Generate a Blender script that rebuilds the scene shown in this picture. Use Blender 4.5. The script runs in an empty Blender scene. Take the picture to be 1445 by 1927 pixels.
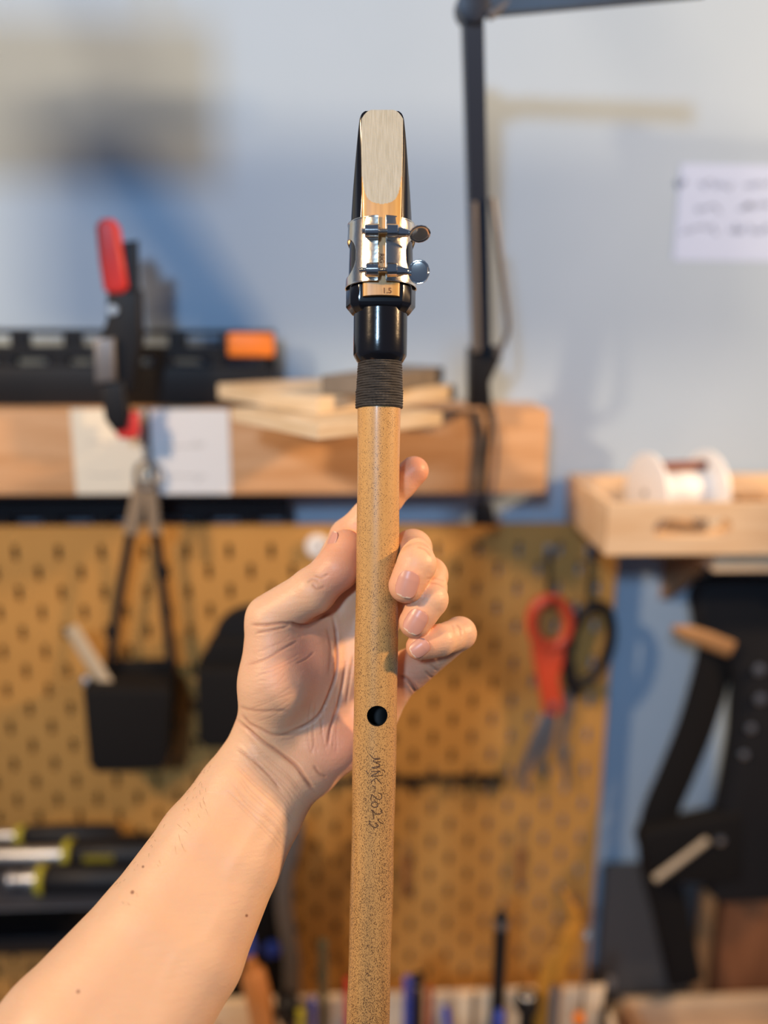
import bpy, bmesh, math, random
import numpy as np
from mathutils import Vector, Matrix
random.seed(7)
C = bpy.context.scene
COL = C.collection
R = math.radians

# ------------------------------------------------------------------ camera, light, exposure
F = 1700.0
CAM = Vector((0, 0, 1.45))
PITCH, YAW, ROLL = R(13.64), R(3.4), R(0.5)
fwd = Vector((math.sin(YAW) * math.cos(PITCH), math.cos(YAW) * math.cos(PITCH), -math.sin(PITCH)))
rt0 = Vector((math.cos(YAW), -math.sin(YAW), 0))
up0 = rt0.cross(fwd)
RT = rt0 * math.cos(ROLL) + up0 * math.sin(ROLL)
UP = -rt0 * math.sin(ROLL) + up0 * math.cos(ROLL)
cam_d = bpy.data.cameras.new('camera')
cam = bpy.data.objects.new('camera', cam_d)
COL.objects.link(cam)
cam.matrix_world = Matrix(((RT.x, UP.x, -fwd.x, CAM.x), (RT.y, UP.y, -fwd.y, CAM.y), (RT.z, UP.z, -fwd.z, CAM.z), (0, 0, 0, 1)))
cam_d.sensor_fit = 'VERTICAL'
cam_d.sensor_height = 36.0
cam_d.lens = 36.0 * F / 1927.0
cam_d.clip_start = 0.02
cam_d.dof.use_dof = True
cam_d.dof.focus_distance = 0.466
cam_d.dof.aperture_fstop = cam_d.lens / 16.0
C.camera = cam

C.view_settings.view_transform = 'Standard'
C.view_settings.look = 'None'
C.view_settings.exposure = -0.12
C.view_settings.gamma = 1.0
C.view_settings.use_curve_mapping = False

world = bpy.data.worlds.new('world')
C.world = world
world.use_nodes = True
world.node_tree.nodes['Background'].inputs[0].default_value = (0.42, 0.60, 1.0, 1)
world.node_tree.nodes['Background'].inputs[1].default_value = 0.17


def area(name, loc, target, size, power, color, size_y=None, spread=130):
    d = bpy.data.lights.new(name, 'AREA')
    d.energy = power
    d.color = color
    d.size = size
    if size_y:
        d.shape = 'RECTANGLE'
        d.size_y = size_y
    o = bpy.data.objects.new(name, d)
    COL.objects.link(o)
    o.location = loc
    d.spread = R(spread)
    o.rotation_euler = (Vector(target) - Vector(loc)).to_track_quat('-Z', 'Y').to_euler()
    return o


area('warm_lamp_right', (1.0, 0.34, 1.78), (0.0, 0.55, 1.52), 0.07, 9.0, (1.0, 0.64, 0.33))
area('warm_lamp_left', (-0.95, -0.10, 2.05), (-0.1, 0.5, 1.58), 0.09, 10.0, (1.0, 0.71, 0.43))
area('cold_lamp_behind', (-0.55, -1.5, 2.30), (0, 0.8, 1.75), 0.20, 15.0, (0.50, 0.73, 1.0))


# ------------------------------------------------------------------ pixel measurements to points of the place
def ray(px, py):
    return fwd + RT * ((px - 722.5) / F) - UP * ((py - 963.5) / F)


def W(px, py, Y):          # the point at distance Y towards the back wall
    d = ray(px, py)
    return CAM + d * (Y / d.y)


def H(px, py, z):          # the point on the horizontal plane at height z
    d = ray(px, py)
    return CAM + d * ((z - CAM.z) / d.z)


# ------------------------------------------------------------------ materials
def nt(m):
    m.use_nodes = True
    return m.node_tree.nodes, m.node_tree.links, m.node_tree.nodes['Principled BSDF']


def mat(name, col, rough=0.6, metal=0.0, spec=0.5, coat=0.0, noise=None, bump=None):
    m = bpy.data.materials.new(name)
    n, l, b = nt(m)
    b.inputs['Base Color'].default_value = (*col, 1)
    b.inputs['Roughness'].default_value = rough
    b.inputs['Metallic'].default_value = metal
    b.inputs['Specular IOR Level'].default_value = spec
    b.inputs['Coat Weight'].default_value = coat
    if noise:
        col2, scale, stretch = noise
        tc = n.new('ShaderNodeTexCoord'); mp = n.new('ShaderNodeMapping'); t = n.new('ShaderNodeTexNoise')
        mx = n.new('ShaderNodeMix'); mx.data_type = 'RGBA'
        mp.inputs['Scale'].default_value = stretch
        t.inputs['Scale'].default_value = scale
        t.inputs['Detail'].default_value = 5
        l.new(tc.outputs['Object'], mp.inputs[0]); l.new(mp.outputs[0], t.inputs['Vector'])
        rp = n.new('ShaderNodeMapRange'); rp.inputs[1].default_value = 0.35; rp.inputs[2].default_value = 0.65
        l.new(t.outputs['Fac'], rp.inputs[0])
        l.new(rp.outputs[0], mx.inputs[0])
        mx.inputs[6].default_value = (*col, 1); mx.inputs[7].default_value = (*col2, 1)
        l.new(mx.outputs[2], b.inputs['Base Color'])
    if bump:
        sc, st = bump
        tc = n.new('ShaderNodeTexCoord'); t = n.new('ShaderNodeTexNoise'); bp = n.new('ShaderNodeBump')
        t.inputs['Scale'].default_value = sc
        bp.inputs['Strength'].default_value = st; bp.inputs['Distance'].default_value = 0.001
        l.new(tc.outputs['Object'], t.inputs['Vector']); l.new(t.outputs['Fac'], bp.inputs['Height'])
        l.new(bp.outputs[0], b.inputs['Normal'])
    return m


M = {}
M['wall'] = mat('wall_paint', (0.40, 0.515, 0.655), 0.9, noise=((0.38, 0.495, 0.63), 6, (1, 1, 1)))
M['floor'] = mat('floor_paint', (0.18, 0.17, 0.16), 0.7, noise=((0.14, 0.13, 0.12), 4, (1, 1, 1)))
M['peg'] = mat('pegboard_fibre', (0.53, 0.275, 0.07), 0.75, noise=((0.47, 0.235, 0.055), 9, (1, 1, 1)))
M['pine'] = mat('pine', (0.68, 0.40, 0.21), 0.6, noise=((0.58, 0.31, 0.14), 14, (1, 6, 9)))
M['palepine'] = mat('pale_pine', (0.76, 0.56, 0.36), 0.6, noise=((0.66, 0.44, 0.25), 12, (1, 6, 9)))
M['ply'] = mat('plywood', (0.74, 0.60, 0.42), 0.65, noise=((0.62, 0.45, 0.26), 10, (2, 2, 30)))
M['grey_wood'] = mat('weathered_wood', (0.22, 0.18, 0.14), 0.8, noise=((0.16, 0.13, 0.10), 12, (1, 8, 8)))
M['redwood'] = mat('reddish_wood', (0.30, 0.12, 0.05), 0.55, noise=((0.20, 0.075, 0.03), 9, (6, 6, 1)))
M['brownwood'] = mat('brown_wood', (0.42, 0.22, 0.09), 0.6, noise=((0.32, 0.16, 0.06), 9, (6, 6, 1)))
M['black'] = mat('black_plastic', (0.007, 0.007, 0.009), 0.5, spec=0.3)
M['softblack'] = mat('black_fabric', (0.006, 0.0055, 0.006), 0.8, spec=0.25, bump=(900, 0.3))
M['belt'] = mat('black_webbing', (0.011, 0.011, 0.013), 0.8, spec=0.25, bump=(600, 0.4))
M['navy'] = mat('dark_blue_grey_metal', (0.030, 0.036, 0.052), 0.45, 0.2)
M['red'] = mat('red_grip', (0.62, 0.035, 0.03), 0.45)
M['scissor_red'] = mat('red_plastic', (0.60, 0.07, 0.025), 0.4)
M['orange'] = mat('orange_plastic', (0.85, 0.22, 0.02), 0.45)
M['amber'] = mat('amber_plastic', (0.62, 0.26, 0.03), 0.5)
M['white'] = mat('white_plastic', (0.86, 0.85, 0.84), 0.4)
M['paper'] = mat('white_paper', (0.85, 0.84, 0.83), 0.9)
M['cream'] = mat('cream_paper', (0.83, 0.76, 0.62), 0.9)
M['bluepaper'] = mat('bluish_paper', (0.50, 0.62, 0.88), 0.9)
M['ink'] = mat('pencil_ink', (0.12, 0.14, 0.20), 0.8)
M['fadedink'] = mat('faded_pencil', (0.55, 0.52, 0.48), 0.9)
M['steel'] = mat('steel', (0.50, 0.50, 0.50), 0.42, 1.0)
M['greymetal'] = mat('grey_metal', (0.20, 0.19, 0.19), 0.45, 0.6)
M['leather'] = mat('tan_leather', (0.30, 0.21, 0.13), 0.7)
M['blue'] = mat('blue_plastic', (0.03, 0.07, 0.42), 0.4)
M['yellow'] = mat('yellow_plastic', (0.42, 0.37, 0.03), 0.45)
M['handle'] = mat('varnished_handle', (0.62, 0.25, 0.07), 0.35, coat=0.3)
M['brown'] = mat('brown_dowel', (0.22, 0.07, 0.04), 0.6)
M['tanstick'] = mat('tan_wood', (0.58, 0.47, 0.33), 0.7, noise=((0.48, 0.38, 0.25), 12, (6, 6, 1)))


# ------------------------------------------------------------------ mesh helpers
def origin_of(p):
    v = Vector((0, 0, 0))
    while p is not None:
        v = v + p.location
        p = p.parent
    return v


class MB:
    def __init__(self):
        self.bm = bmesh.new()

    def box(self, lo, hi, bev=0.0):
        lo, hi = Vector(lo), Vector(hi)
        b = bmesh.new()
        bmesh.ops.create_cube(b, size=1)
        for v in b.verts:
            v.co = Vector([(lo[i] + hi[i]) / 2 + v.co[i] * (hi[i] - lo[i]) for i in range(3)])
        if bev > 0:
            bmesh.ops.bevel(b, geom=b.edges[:], offset=bev, segments=3, profile=0.5, affect='EDGES')
        self.add(b)
        return self

    def add(self, b):
        me = bpy.data.meshes.new('tmp')
        b.to_mesh(me)
        b.free()
        self.bm.from_mesh(me)
        bpy.data.meshes.remove(me)

    def prism(self, pts, n, th, bev=0.0):
        """closed outline pts (world points, planar) pushed th along n"""
        b = bmesh.new()
        n = Vector(n)
        a = [b.verts.new(Vector(p)) for p in pts]
        c = [b.verts.new(Vector(p) + n * th) for p in pts]
        k = len(pts)
        f1 = b.faces.new(a)
        f2 = b.faces.new(c[::-1])
        for i in range(k):
            b.faces.new((a[(i + 1) % k], a[i], c[i], c[(i + 1) % k]))
        bmesh.ops.recalc_face_normals(b, faces=b.faces)
        if bev > 0:
            ed = [e for e in b.edges if len(e.link_faces) == 2 and (f1 in e.link_faces or f2 in e.link_faces)]
            bmesh.ops.bevel(b, geom=ed, offset=bev, segments=3, profile=0.5, affect='EDGES')
        self.add(b)
        return self

    def lathe(self, prof, p0, axis, seg=32, cap=True):
        """prof: [(t, r)] along axis from p0"""
        axis = Vector(axis).normalized()
        u = axis.orthogonal().normalized()
        w = axis.cross(u)
        rings = []
        for t, r in prof:
            c = Vector(p0) + axis * t
            rings.append([self.bm.verts.new(c + (u * math.cos(2 * math.pi * i / seg) + w * math.sin(2 * math.pi * i / seg)) * max(r, 1e-5)) for i in range(seg)])
        for a, b in zip(rings, rings[1:]):
            for i in range(seg):
                self.bm.faces.new((a[i], a[(i + 1) % seg], b[(i + 1) % seg], b[i]))
        if cap:
            self.bm.faces.new(rings[0][::-1])
            self.bm.faces.new(rings[-1])
        return self

    def tube(self, pts, r, seg=12, flat=None):
        """sweep along pts; r number or list; flat=(normal, thickness) makes a ribbon"""
        pts = [Vector(p) for p in pts]
        rs = r if isinstance(r, (list, tuple)) else [r] * len(pts)
        rings = []
        ref = None
        for i, p in enumerate(pts):
            t = (pts[min(i + 1, len(pts) - 1)] - pts[max(i - 1, 0)]).normalized()
            if flat:
                w = Vector(flat[0]).normalized()
                u = t.cross(w).normalized()
                ru, rw = rs[i], flat[1]
            else:
                if ref is None:
                    ref = t.orthogonal()
                u = (ref - t * ref.dot(t)).normalized()
                ref = u
                w = t.cross(u)
                ru = rw = rs[i]
            rings.append([self.bm.verts.new(p + u * ru * math.cos(2 * math.pi * k / seg) + w * rw * math.sin(2 * math.pi * k / seg)) for k in range(seg)])
        for a, b in zip(rings, rings[1:]):
            for i in range(seg):
                self.bm.faces.new((a[i], a[(i + 1) % seg], b[(i + 1) % seg], b[i]))
        self.bm.faces.new(rings[0][::-1])
        self.bm.faces.new(rings[-1])
        return self

    def build(self, name, m, parent=None, smooth=True, local=False):
        bmesh.ops.recalc_face_normals(self.bm, faces=self.bm.faces)
        me = bpy.data.meshes.new(name)
        self.bm.to_mesh(me)
        self.bm.free()
        o = bpy.data.objects.new(name, me)
        COL.objects.link(o)
        if not local:
            if parent:
                me.transform(Matrix.Translation(-origin_of(parent)))
            else:
                c = [sum((v.co for v in me.vertices), Vector()) / len(me.vertices)][0]
                c.z = min(v.co.z for v in me.vertices)
                me.transform(Matrix.Translation(-c))
                o.location = c
        o.parent = parent
        me.materials.append(m)
        if smooth:
            me.shade_smooth()
            md = me
            try:
                me.set_sharp_from_angle(angle=R(38))
            except Exception:
                pass
        return o


def tag(o, label, cat, group=None, kind=None):
    if label: o['label'] = label
    if cat: o['category'] = cat
    if group: o['group'] = group
    if kind: o['kind'] = kind
    return o


def thing(name, label, cat, loc, group=None):
    o = bpy.data.objects.new(name, None)
    o.empty_display_size = 0.02
    COL.objects.link(o)
    o.location = loc
    return tag(o, label, cat, group)


def smoothpath(pts, n=8):
    """Catmull-Rom through points"""
    P = [Vector(p) for p in pts]
    P = [P[0] * 2 - P[1]] + P + [P[-1] * 2 - P[-2]]
    out = []
    for i in range(1, len(P) - 2):
        for k in range(n):
            t = k / n
            a, b, c, d = P[i - 1], P[i], P[i + 1], P[i + 2]
            out.append(0.5 * ((2 * b) + (c - a) * t + (2 * a - 5 * b + 4 * c - d) * t * t + (3 * b - a - 3 * c + d) * t ** 3))
    out.append(P[-2])
    return out


# ------------------------------------------------------------------ setting
WY = 0.865
MB().box((-2.2, WY, 0.0), (2.2, WY + 0.1, 2.7)).build('wall_back', M['wall'], smooth=False)['kind'] = 'structure'
MB().box((-2.2, -2.4, -0.05), (2.2, WY + 0.1, 0.0)).build('floor', M['floor'], smooth=False)['kind'] = 'structure'

# ------------------------------------------------------------------ pegboard with real slots
PX0, PZ0, PY = -0.2981, 1.45 - 0.2415, 0.837


def pegboard():
    pitch, cw, chh = 0.04, 0.02, 0.04
    b = bmesh.new()
    top, bot = PZ0 + 0.0225, PZ0 - 0.02 * 27
    xl, xr = PX0 - 0.02 * 9 - 0.01, PX0 + 0.02 * 28.9 + 0.005
    th = 0.005
    n2 = 8
    half = []                                            # right half of the rounded slot, top to bottom
    for k in range(n2 + 1):
        a = math.pi / 2 - math.pi * k / n2
        sz = math.sin(a)
        sg = 0 if abs(sz) < 1e-6 else (1 if sz > 0 else -1)
        if sg == 0:
            half += [(0.0027, 0.0050), (0.0027, -0.0050)]
        else:
            half.append((0.0027 * math.cos(a), 0.0027 * sz + sg * 0.0050))
    col = -9
    xcols = range(-9, 29)
    for c in xcols:
        cx = PX0 + c * 0.02
        off = 0.0 if c % 2 == 0 else -0.02
        for r_ in range(-1, 14):
            cz = PZ0 + off - r_ * 0.04
            z0, z1 = max(cz - 0.02, bot), min(cz + 0.02, top)
            if z1 - z0 < 1e-6:
                continue
            x0, x1 = cx - 0.01, cx + 0.01
            if cz + 0.0080 < top and cz - 0.008 > bot:
                for sd in (1, -1):
                    xe = x1 if sd == 1 else x0
                    hf = [b.verts.new((cx + sd * hx_, PY, cz + hz_)) for hx_, hz_ in half]
                    hb = [b.verts.new((cx + sd * hx_, PY + th, cz + hz_)) for hx_, hz_ in half]
                    ring_ = [b.verts.new(p) for p in ((cx, PY, z0), (xe, PY, z0), (xe, PY, z1), (cx, PY, z1))]
                    poly = ring_ + hf
                    if sd == -1:
                        poly = poly[::-1]
                    b.faces.new(poly)
                    for q0, q1, r0, r1 in zip(hf, hf[1:], hb, hb[1:]):
                        b.faces.new((q0, q1, r1, r0) if sd == -1 else (q1, q0, r0, r1))
            else:
                vs = [b.verts.new(p) for p in ((x0, PY, z0), (x1, PY, z0), (x1, PY, z1), (x0, PY, z1))]
                b.faces.new(vs)
    # rims
    o = MB()
    o.bm.free()
    o.bm = b
    xe0, xe1 = PX0 - 9.5 * 0.02, PX0 + 28.5 * 0.02
    o.box((xe0 - 0.006, PY - 0.0003, bot), (xe0, PY + th, top + 0.0004))
    o.box((xe1, PY - 0.0003, bot), (xe1 + 0.008, PY + th, top + 0.0004))
    o.box((xe0 - 0.006, PY - 0.0003, top - 0.001), (xe1 + 0.008, PY + th, top + 0.003))
    t = thing('pegboard', 'ochre perforated pegboard with staggered slots on the wall above the bench', 'pegboard', (0, PY, bot))
    o.build('board', M['peg'], t, smooth=False)
    for i, x in enumerate((xe0 + 0.03, -0.02, xe1 - 0.03)):
        MB().lathe([(0, 0.006), (WY - PY - th, 0.006)], (x, PY + th, top - 0.012), (0, 1, 0), 12).build('standoff', M['greymetal'], t)
        MB().lathe([(0, 0.006), (WY - PY - th, 0.006)], (x, PY + th, bot + 0.012), (0, 1, 0), 12).build('standoff', M['greymetal'], t)


pegboard()

# ------------------------------------------------------------------ timber beam
BY = 0.80
bz0, bz1 = W(600, 930, BY).z, W(600, 772, BY).z
bx1 = W(1030, 850, BY).x
MBm = MB().box((-0.75, BY, bz0), (bx1, WY, bz1), 0.0015)
tag(MBm.build('wooden_beam', M['pine']), 'thick pine timber fixed along the wall above the pegboard', 'beam')


def sheet(name, px0, px1, py0, py1, Y, m, label, cat, lines=(), lm=None):
    a, c = W(px0, py1, Y), W(px1, py0, Y)
    t = thing(name, label, cat, ((a.x + c.x) / 2, Y, a.z))
    MB().box((a.x, Y - 0.0006, a.z), (c.x, Y - 0.0001, c.z)).build('sheet', m, t, smooth=False)
    if lines:
        for ln in lines:
            pts = [W(x, y, Y - 0.0009) for x, y in ln]
            MB().tube(pts, 0.0006, 6, flat=((0, 1, 0), 0.0002)).build('handwritten_word', lm or M['ink'], t)
    return t


def scrib(x0, x1, y, h, n):
    r_ = random.Random(int(x0 * 7 + y))
    return [[(x0 + (x1 - x0) * k / n, y + r_.uniform(-h, h)) for k in range(n + 1)]]


sheet('paper_sheet', 144, 281, 770, 930, BY, M['cream'], 'cream paper sheet stuck on the beam below the red clamp', 'paper',
      scrib(165, 205, 835, 4, 8) + scrib(165, 230, 893, 3, 8), M['fadedink'])
sheet('paper_sheet', 282, 430, 770, 930, BY, M['paper'], 'white paper sheet stuck on the beam right of the carabiner', 'paper',
      scrib(310, 375, 840, 2, 8) + scrib(365, 385, 838, 8, 5) + scrib(310, 370, 895, 2, 8) + scrib(368, 388, 899, 7, 5), M['fadedink'])
wl = []
for (x0, x1, y) in ((1270, 1290, 345), (1315, 1378, 348), (1400, 1450, 345), (1308, 1355, 393), (1392, 1412, 388), (1405, 1450, 388), (1282, 1352, 432), (1372, 1400, 430), (1410, 1450, 432)):
    wl += scrib(x0, x1, y, 9, 12)
sheet('wall_note', 1266, 1500, 312, 490, WY, M['bluepaper'], 'bluish white handwritten note taped high on the wall at the right', 'paper', wl)


# ------------------------------------------------------------------ black slotted rails
def slotted_rail(px0, px1, py0, py1, Y, rows, label, cap=False, strip=False):
    a, c = W(px0, py1, Y), W(px1, py0, Y)
    if py1 > 740 and py1 < 800:
        a.z = bz1
    t = thing('slotted_rail', label, 'rail', ((max(a.x, -0.5) + c.x) / 2, Y, a.z))
    mb = MB()
    h = c.z - a.z
    zs = [a.z + h * r0 for r0 in rows]
    th = 0.012
    # horizontal bars and webs between the slots
    zb = [a.z] + [z for z in zs] + [c.z]
    for i in range(0, len(zb), 2):
        mb.box((a.x, Y, zb[i]), (c.x, Y + th, zb[i + 1]), 0.0008)
    for i in range(1, len(zb) - 1, 2):
        x = a.x + (0.0 if i == 1 else 0.013)
        while x < c.x - 0.003:
            mb.box((x, Y + 0.001, zb[i] - 0.001), (min(x + 0.016, c.x), Y + th - 0.001, zb[i + 1] + 0.001), 0.0008)
            x += 0.046
        mb.box((c.x - 0.006, Y + 0.001, zb[i] - 0.001), (c.x, Y + th - 0.001, zb[i + 1] + 0.001))
    mb.build('rail_body', M['black'], t)
    if cap:
        p0, p1 = W(428, 672, Y - 0.004), W(515, 627, Y - 0.004)
        MB().box((p0.x, Y - 0.004, p0.z), (p1.x, Y + th + 0.004, p1.z), 0.003).build('end_cap', M['orange'], t)
    return t


slotted_rail(-300, 516, 622, 750, 0.828, (0.52, 0.64, 0.78, 0.93), 'long black slotted rail with orange end cap standing on the beam', cap=True)
slotted_rail(-300, 545, 940, 1000, 0.842, (0.15, 0.45), 'black rail fixed under the beam behind the hanging straps')


# ------------------------------------------------------------------ red clamp
def clamp():
    Y = 0.775
    t = thing('quick_clamp', 'black one-handed bar clamp with red grips clamped on the beam', 'clamp', W(225, 825, Y))
    N = (0, 1, 0)

    def poly(pts, y, th, bev, name, m):
        return MB().prism([W(x, yy, y) for x, yy in pts], N, th, bev).build(name, m, t)
    poly([(178, 425), (188, 411), (207, 411), (218, 425), (232, 500), (238, 540), (228, 552), (205, 554), (193, 545), (184, 490)], Y - 0.008, 0.020, 0.004, 'grip', M['red'])
    poly([(232, 455), (257, 452), (262, 640), (258, 700), (232, 700)], Y, 0.010, 0.002, 'bar', M['black'])
    poly([(200, 548), (262, 545), (266, 640), (250, 740), (190, 745), (186, 640), (200, 600)], Y - 0.004, 0.018, 0.003, 'body', M['black'])
    poly([(176, 638), (214, 636), (216, 718), (178, 722)], Y - 0.012, 0.010, 0.002, 'lever', M['greymetal'])
    poly([(186, 720), (232, 715), (240, 780), (238, 808), (212, 812), (196, 790)], Y - 0.008, 0.016, 0.003, 'jaw', M['black'])
    poly([(214, 812), (240, 790), (244, 775), (258, 778), (258, 822), (248, 828), (222, 826)], Y - 0.004, 0.014, 0.003, 'jaw_pad', M['red'])
    p = W(212, 583, Y - 0.006)
    MB().lathe([(0, 0.004), (0.003, 0.005), (0.006, 0.005)], p, (0, 1, 0), 20).build('pivot_bolt', M['steel'], t)


clamp()


# ------------------------------------------------------------------ boards on the beam
def flat_board(near, left, z0, z1, length, m, name, label, cat='board'):
    a, b = H(*near, z1), H(*left, z1)
    d = (b - a)
    perp = Vector((-d.y, d.x, 0)).normalized()
    if perp.x < 0:
        perp = -perp
    c, e = b + perp * length, a + perp * length
    pts = [Vector((p.x, p.y, z1)) for p in (a, b, c, e)]
    for p in pts:
        p.y = min(p.y, WY - 0.002)
    return tag(MB().prism(pts, (0, 0, -1), z1 - z0, 0.0006).build(name, m, smooth=False), label, cat)


zt = bz1
flat_board((598, 800), (436, 768), zt, zt + 0.0105, 0.12, M['ply'], 'plywood_board', 'lower plywood board of the stack lying on the beam behind the instrument')
flat_board((598, 748), (410, 722), zt + 0.0110, zt + 0.0240, 0.155, M['ply'], 'plywood_board', 'upper plywood board of the stack lying on the beam behind the instrument')
z2 = zt + 0.0245
a = H(700, 722, z2 + 0.010); b_ = W(835, 684, 0.80); b_.z = z2 + 0.010
dv = (b_ - a).normalized(); pv = Vector((-dv.y, dv.x, 0)) * 0.045
pts = [a, b_, b_ + pv, a + pv]
for p in pts:
    p.y = min(p.y, WY - 0.002); p.z = z2 + 0.014
tag(MB().prism(pts, (0, 0, -1), 0.0139, 0.0006).build('wood_offcut', M['grey_wood'], smooth=False), 'grey weathered offcut lying on top of the plywood boards', 'board')


# ------------------------------------------------------------------ lamp arm
def lamp_arm():
    Yb, Yt = 0.785, 0.725
    base = W(908, 765, Yb); base.z = bz1
    t = thing('lamp_arm', 'dark blue-grey square jointed lamp arm clamped on the beam', 'lamp', base)
    lo = W(906, 700, Yb); hi = W(888, 15, Yt)

    def sqbar(p, q, w):
        d = (q - p).normalized()
        u = d.cross(Vector((0, 1, 0))).normalized(); v = d.cross(u)
        k = [p + u * w * sx + v * w * sy for sx, sy in ((-1, -1), (1, -1), (1, 1), (-1, 1))]
        return MB().prism(k, d, (q - p).length, 0.0012)
    sqbar(lo, hi, 0.0074).build('upright', M['navy'], t)
    e = W(1330, -26, 0.69)
    sqbar(hi, e, 0.0062).build('boom', M['navy'], t)
    MB().lathe([(-0.011, 0.009), (-0.010, 0.012), (0.010, 0.012), (0.011, 0.009)], hi, (0, 1, 0), 24).build('joint', M['navy'], t)
    MB().lathe([(0, 0.004), (0.03, 0.004)], W(918, 30, Yt - 0.008), (W(960, 2, Yt) - W(918, 30, Yt)), 12).build('knob', M['greymetal'], t)
    MB().tube(smoothpath([W(926, 372, Yt + 0.02), W(938, 460, Yt + 0.025), W(955, 600, Yt + 0.035), W(950, 640, Yt + 0.04), W(935, 668, Yt + 0.045)]), 0.0025, 8).build('spring', M['greymetal'], t)
    MB().tube([W(888, 380, Yt + 0.018), W(896, 660, Yt + 0.042)], 0.0042, 10).build('spring', M['greymetal'], t)
    MB().prism([W(x, y, Yb - 0.012) for x, y in ((884, 655), (940, 652), (945, 670), (922, 720), (926, 766), (884, 766))], (0, 1, 0), 0.022, 0.002).build('clamp_body', M['black'], t)
    MB().prism([W(x, y, BY - 0.010) for x, y in ((895, 950), (928, 950), (934, 990), (892, 990))], (0, 1, 0), 0.016, 0.002).build('clamp_foot', M['black'], t)
    MB().tube(smoothpath([W(912, 760, BY - 0.006), W(922, 800, BY - 0.006), W(914, 870, BY - 0.005), W(910, 955, BY - 0.006)]), 0.0022, 8).build('cable', M['black'], t)
    MB().tube(smoothpath([W(926, 760, BY - 0.006), W(934, 830, BY - 0.006), W(930, 900, BY - 0.005), W(918, 955, BY - 0.006)]), 0.0018, 8).build('cable', M['greymetal'], t)


lamp_arm()


# ------------------------------------------------------------------ wooden tray with spool
def tray():
    x0, x1 = 0.231, 0.47
    y0, y1 = 0.724, 0.858
    z1 = W(1150, 950, y0).z
    z0 = W(1155, 1045, y0).z
    w = 0.010
    t = thing('wooden_tray', 'pale wooden tray with a slot handle on the shelf at the right', 'tray', ((x0 + x1) / 2, (y0 + y1) / 2, z0))
    MB().box((x0, y0 + w, z0), (x0 + w, y1, z1), 0.0008).build('side_panel', M['palepine'], t)
    MB().box((x1 - w, y0 + w, z0), (x1, y1, z1), 0.0008).build('side_panel', M['palepine'], t)
    MB().box((x0 + w, y1 - w, z0), (x1 - w, y1, z1), 0.0008).build('back_panel', M['palepine'], t)
    MB().box((x0 + w, y0 + w, z0), (x1 - w, y1 - w, z0 + 0.004)).build('tray_floor', M['palepine'], t)
    # front panel with a rounded slot: outline bridged to hole
    a, c = W(1228, 1012, y0), W(1380, 975, y0)
    hx, hz, hw, hh = (a.x + c.x) / 2, (a.z + c.z) / 2, (c.x - a.x) / 2, (c.z - a.z) / 2
    N = 32
    b = bmesh.new()
    inn, out = [], []
    for k in range(N):
        an = 2 * math.pi * (k + 0.5) / N
        s = 1 if math.cos(an) > 0 else -1
        inn.append((hx + s * (hw - hh) + hh * math.cos(an), hz + hh * math.sin(an)))
    # split into left/right panels and top/bottom strips for clean faces
    mb = MB()
    mb.bm.free(); mb.bm = b
    F0, F1 = y0, y0 + w
    top = [p for p in inn if p[1] > hz]; bo = [p for p in inn if p[1] <= hz]
    top.sort(); bo.sort()
    xl, xr = hx - hw, hx + hw
    upper = [(x0, hz), (xl, hz)] + top + [(xr, hz), (x1, hz), (x1, z1), (x0, z1)]
    lower = [(x0, hz), (x0, z0), (x1, z0), (x1, hz), (xr, hz)] + bo[::-1] + [(xl, hz)]
    for poly in (upper, lower):
        mb.prism([Vector((p[0], F0, p[1])) for p in poly], (0, 1, 0), w)
    mb.build('front_panel', M['palepine'], t, smooth=False)
    # shelf below
    s = W(1345, 1052, y0 + 0.012)
    sh = thing('wall_shelf', 'thick pale wooden shelf plank under the tray', 'shelf', (s.x + 0.1, 0.8, z0 - 0.020))
    MB().box((s.x, y0 + 0.012, z0 - 0.020), (s.x + 0.35, WY, z0 - 0.0002), 0.001).build('plank', M['palepine'], sh)
    MB().prism([Vector((s.x + 0.004, p, q)) for p, q in ((WY, z0 - 0.020), (0.77, z0 - 0.020), (WY, z0 - 0.09))], (1, 0, 0), 0.012).build('bracket', M['brownwood'], sh, smooth=False)
    MB().box((x0 + 0.055, y0 + 0.03, z0 - 0.012), (s.x, WY, z0 - 0.0002), 0.001).build('batten', M['brownwood'], sh)
    # white spool
    zc = z0 + 0.004
    Rr = 0.0365
    ax = Vector((math.cos(R(11)), math.sin(R(11)), 0))
    cen = (W(1216, 898, 0.765) + W(1343, 898, 0.80)) / 2
    cen.z = zc + Rr
    cen.y = 0.790
    L = 0.060
    sp = thing('white_spool', 'white plastic spool with round flanges lying in the wooden tray', 'spool', (cen.x, cen.y, zc))
    for s_ in (-1, 1):
        p = cen + ax * (L / 2 * s_)
        MB().lathe([(-0.002, Rr - 0.0015), (-0.0015, Rr), (0.0015, Rr), (0.002, Rr - 0.0015)], p, ax, 64).build('flange', M['white'], sp)
        MB().lathe([(-0.0026, 0.003), (0.0026, 0.003)], p, ax, 16).build('axle_hole', M['greymetal'], sp)
    MB().lathe([(-L / 2, 0.019), (L / 2, 0.019)], cen, ax, 48).build('core', M['white'], sp)
    MB().lathe([(-L / 2 + 0.003, 0.0045), (L / 2 - 0.003, 0.0045)], cen + Vector((0.0, 0, 0.0238)), ax, 20).build('dowel', M['brown'], sp)
    # small wooden block behind
    q = W(1392, 935, 0.84)
    tag(MB().box((q.x - 0.006, 0.825, z0 + 0.0045), (q.x + 0.02, 0.842, q.z + 0.002), 0.001).build('wood_block', M['brownwood']), 'small brown wooden block in the tray behind the white spool', 'block')


tray()


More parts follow.
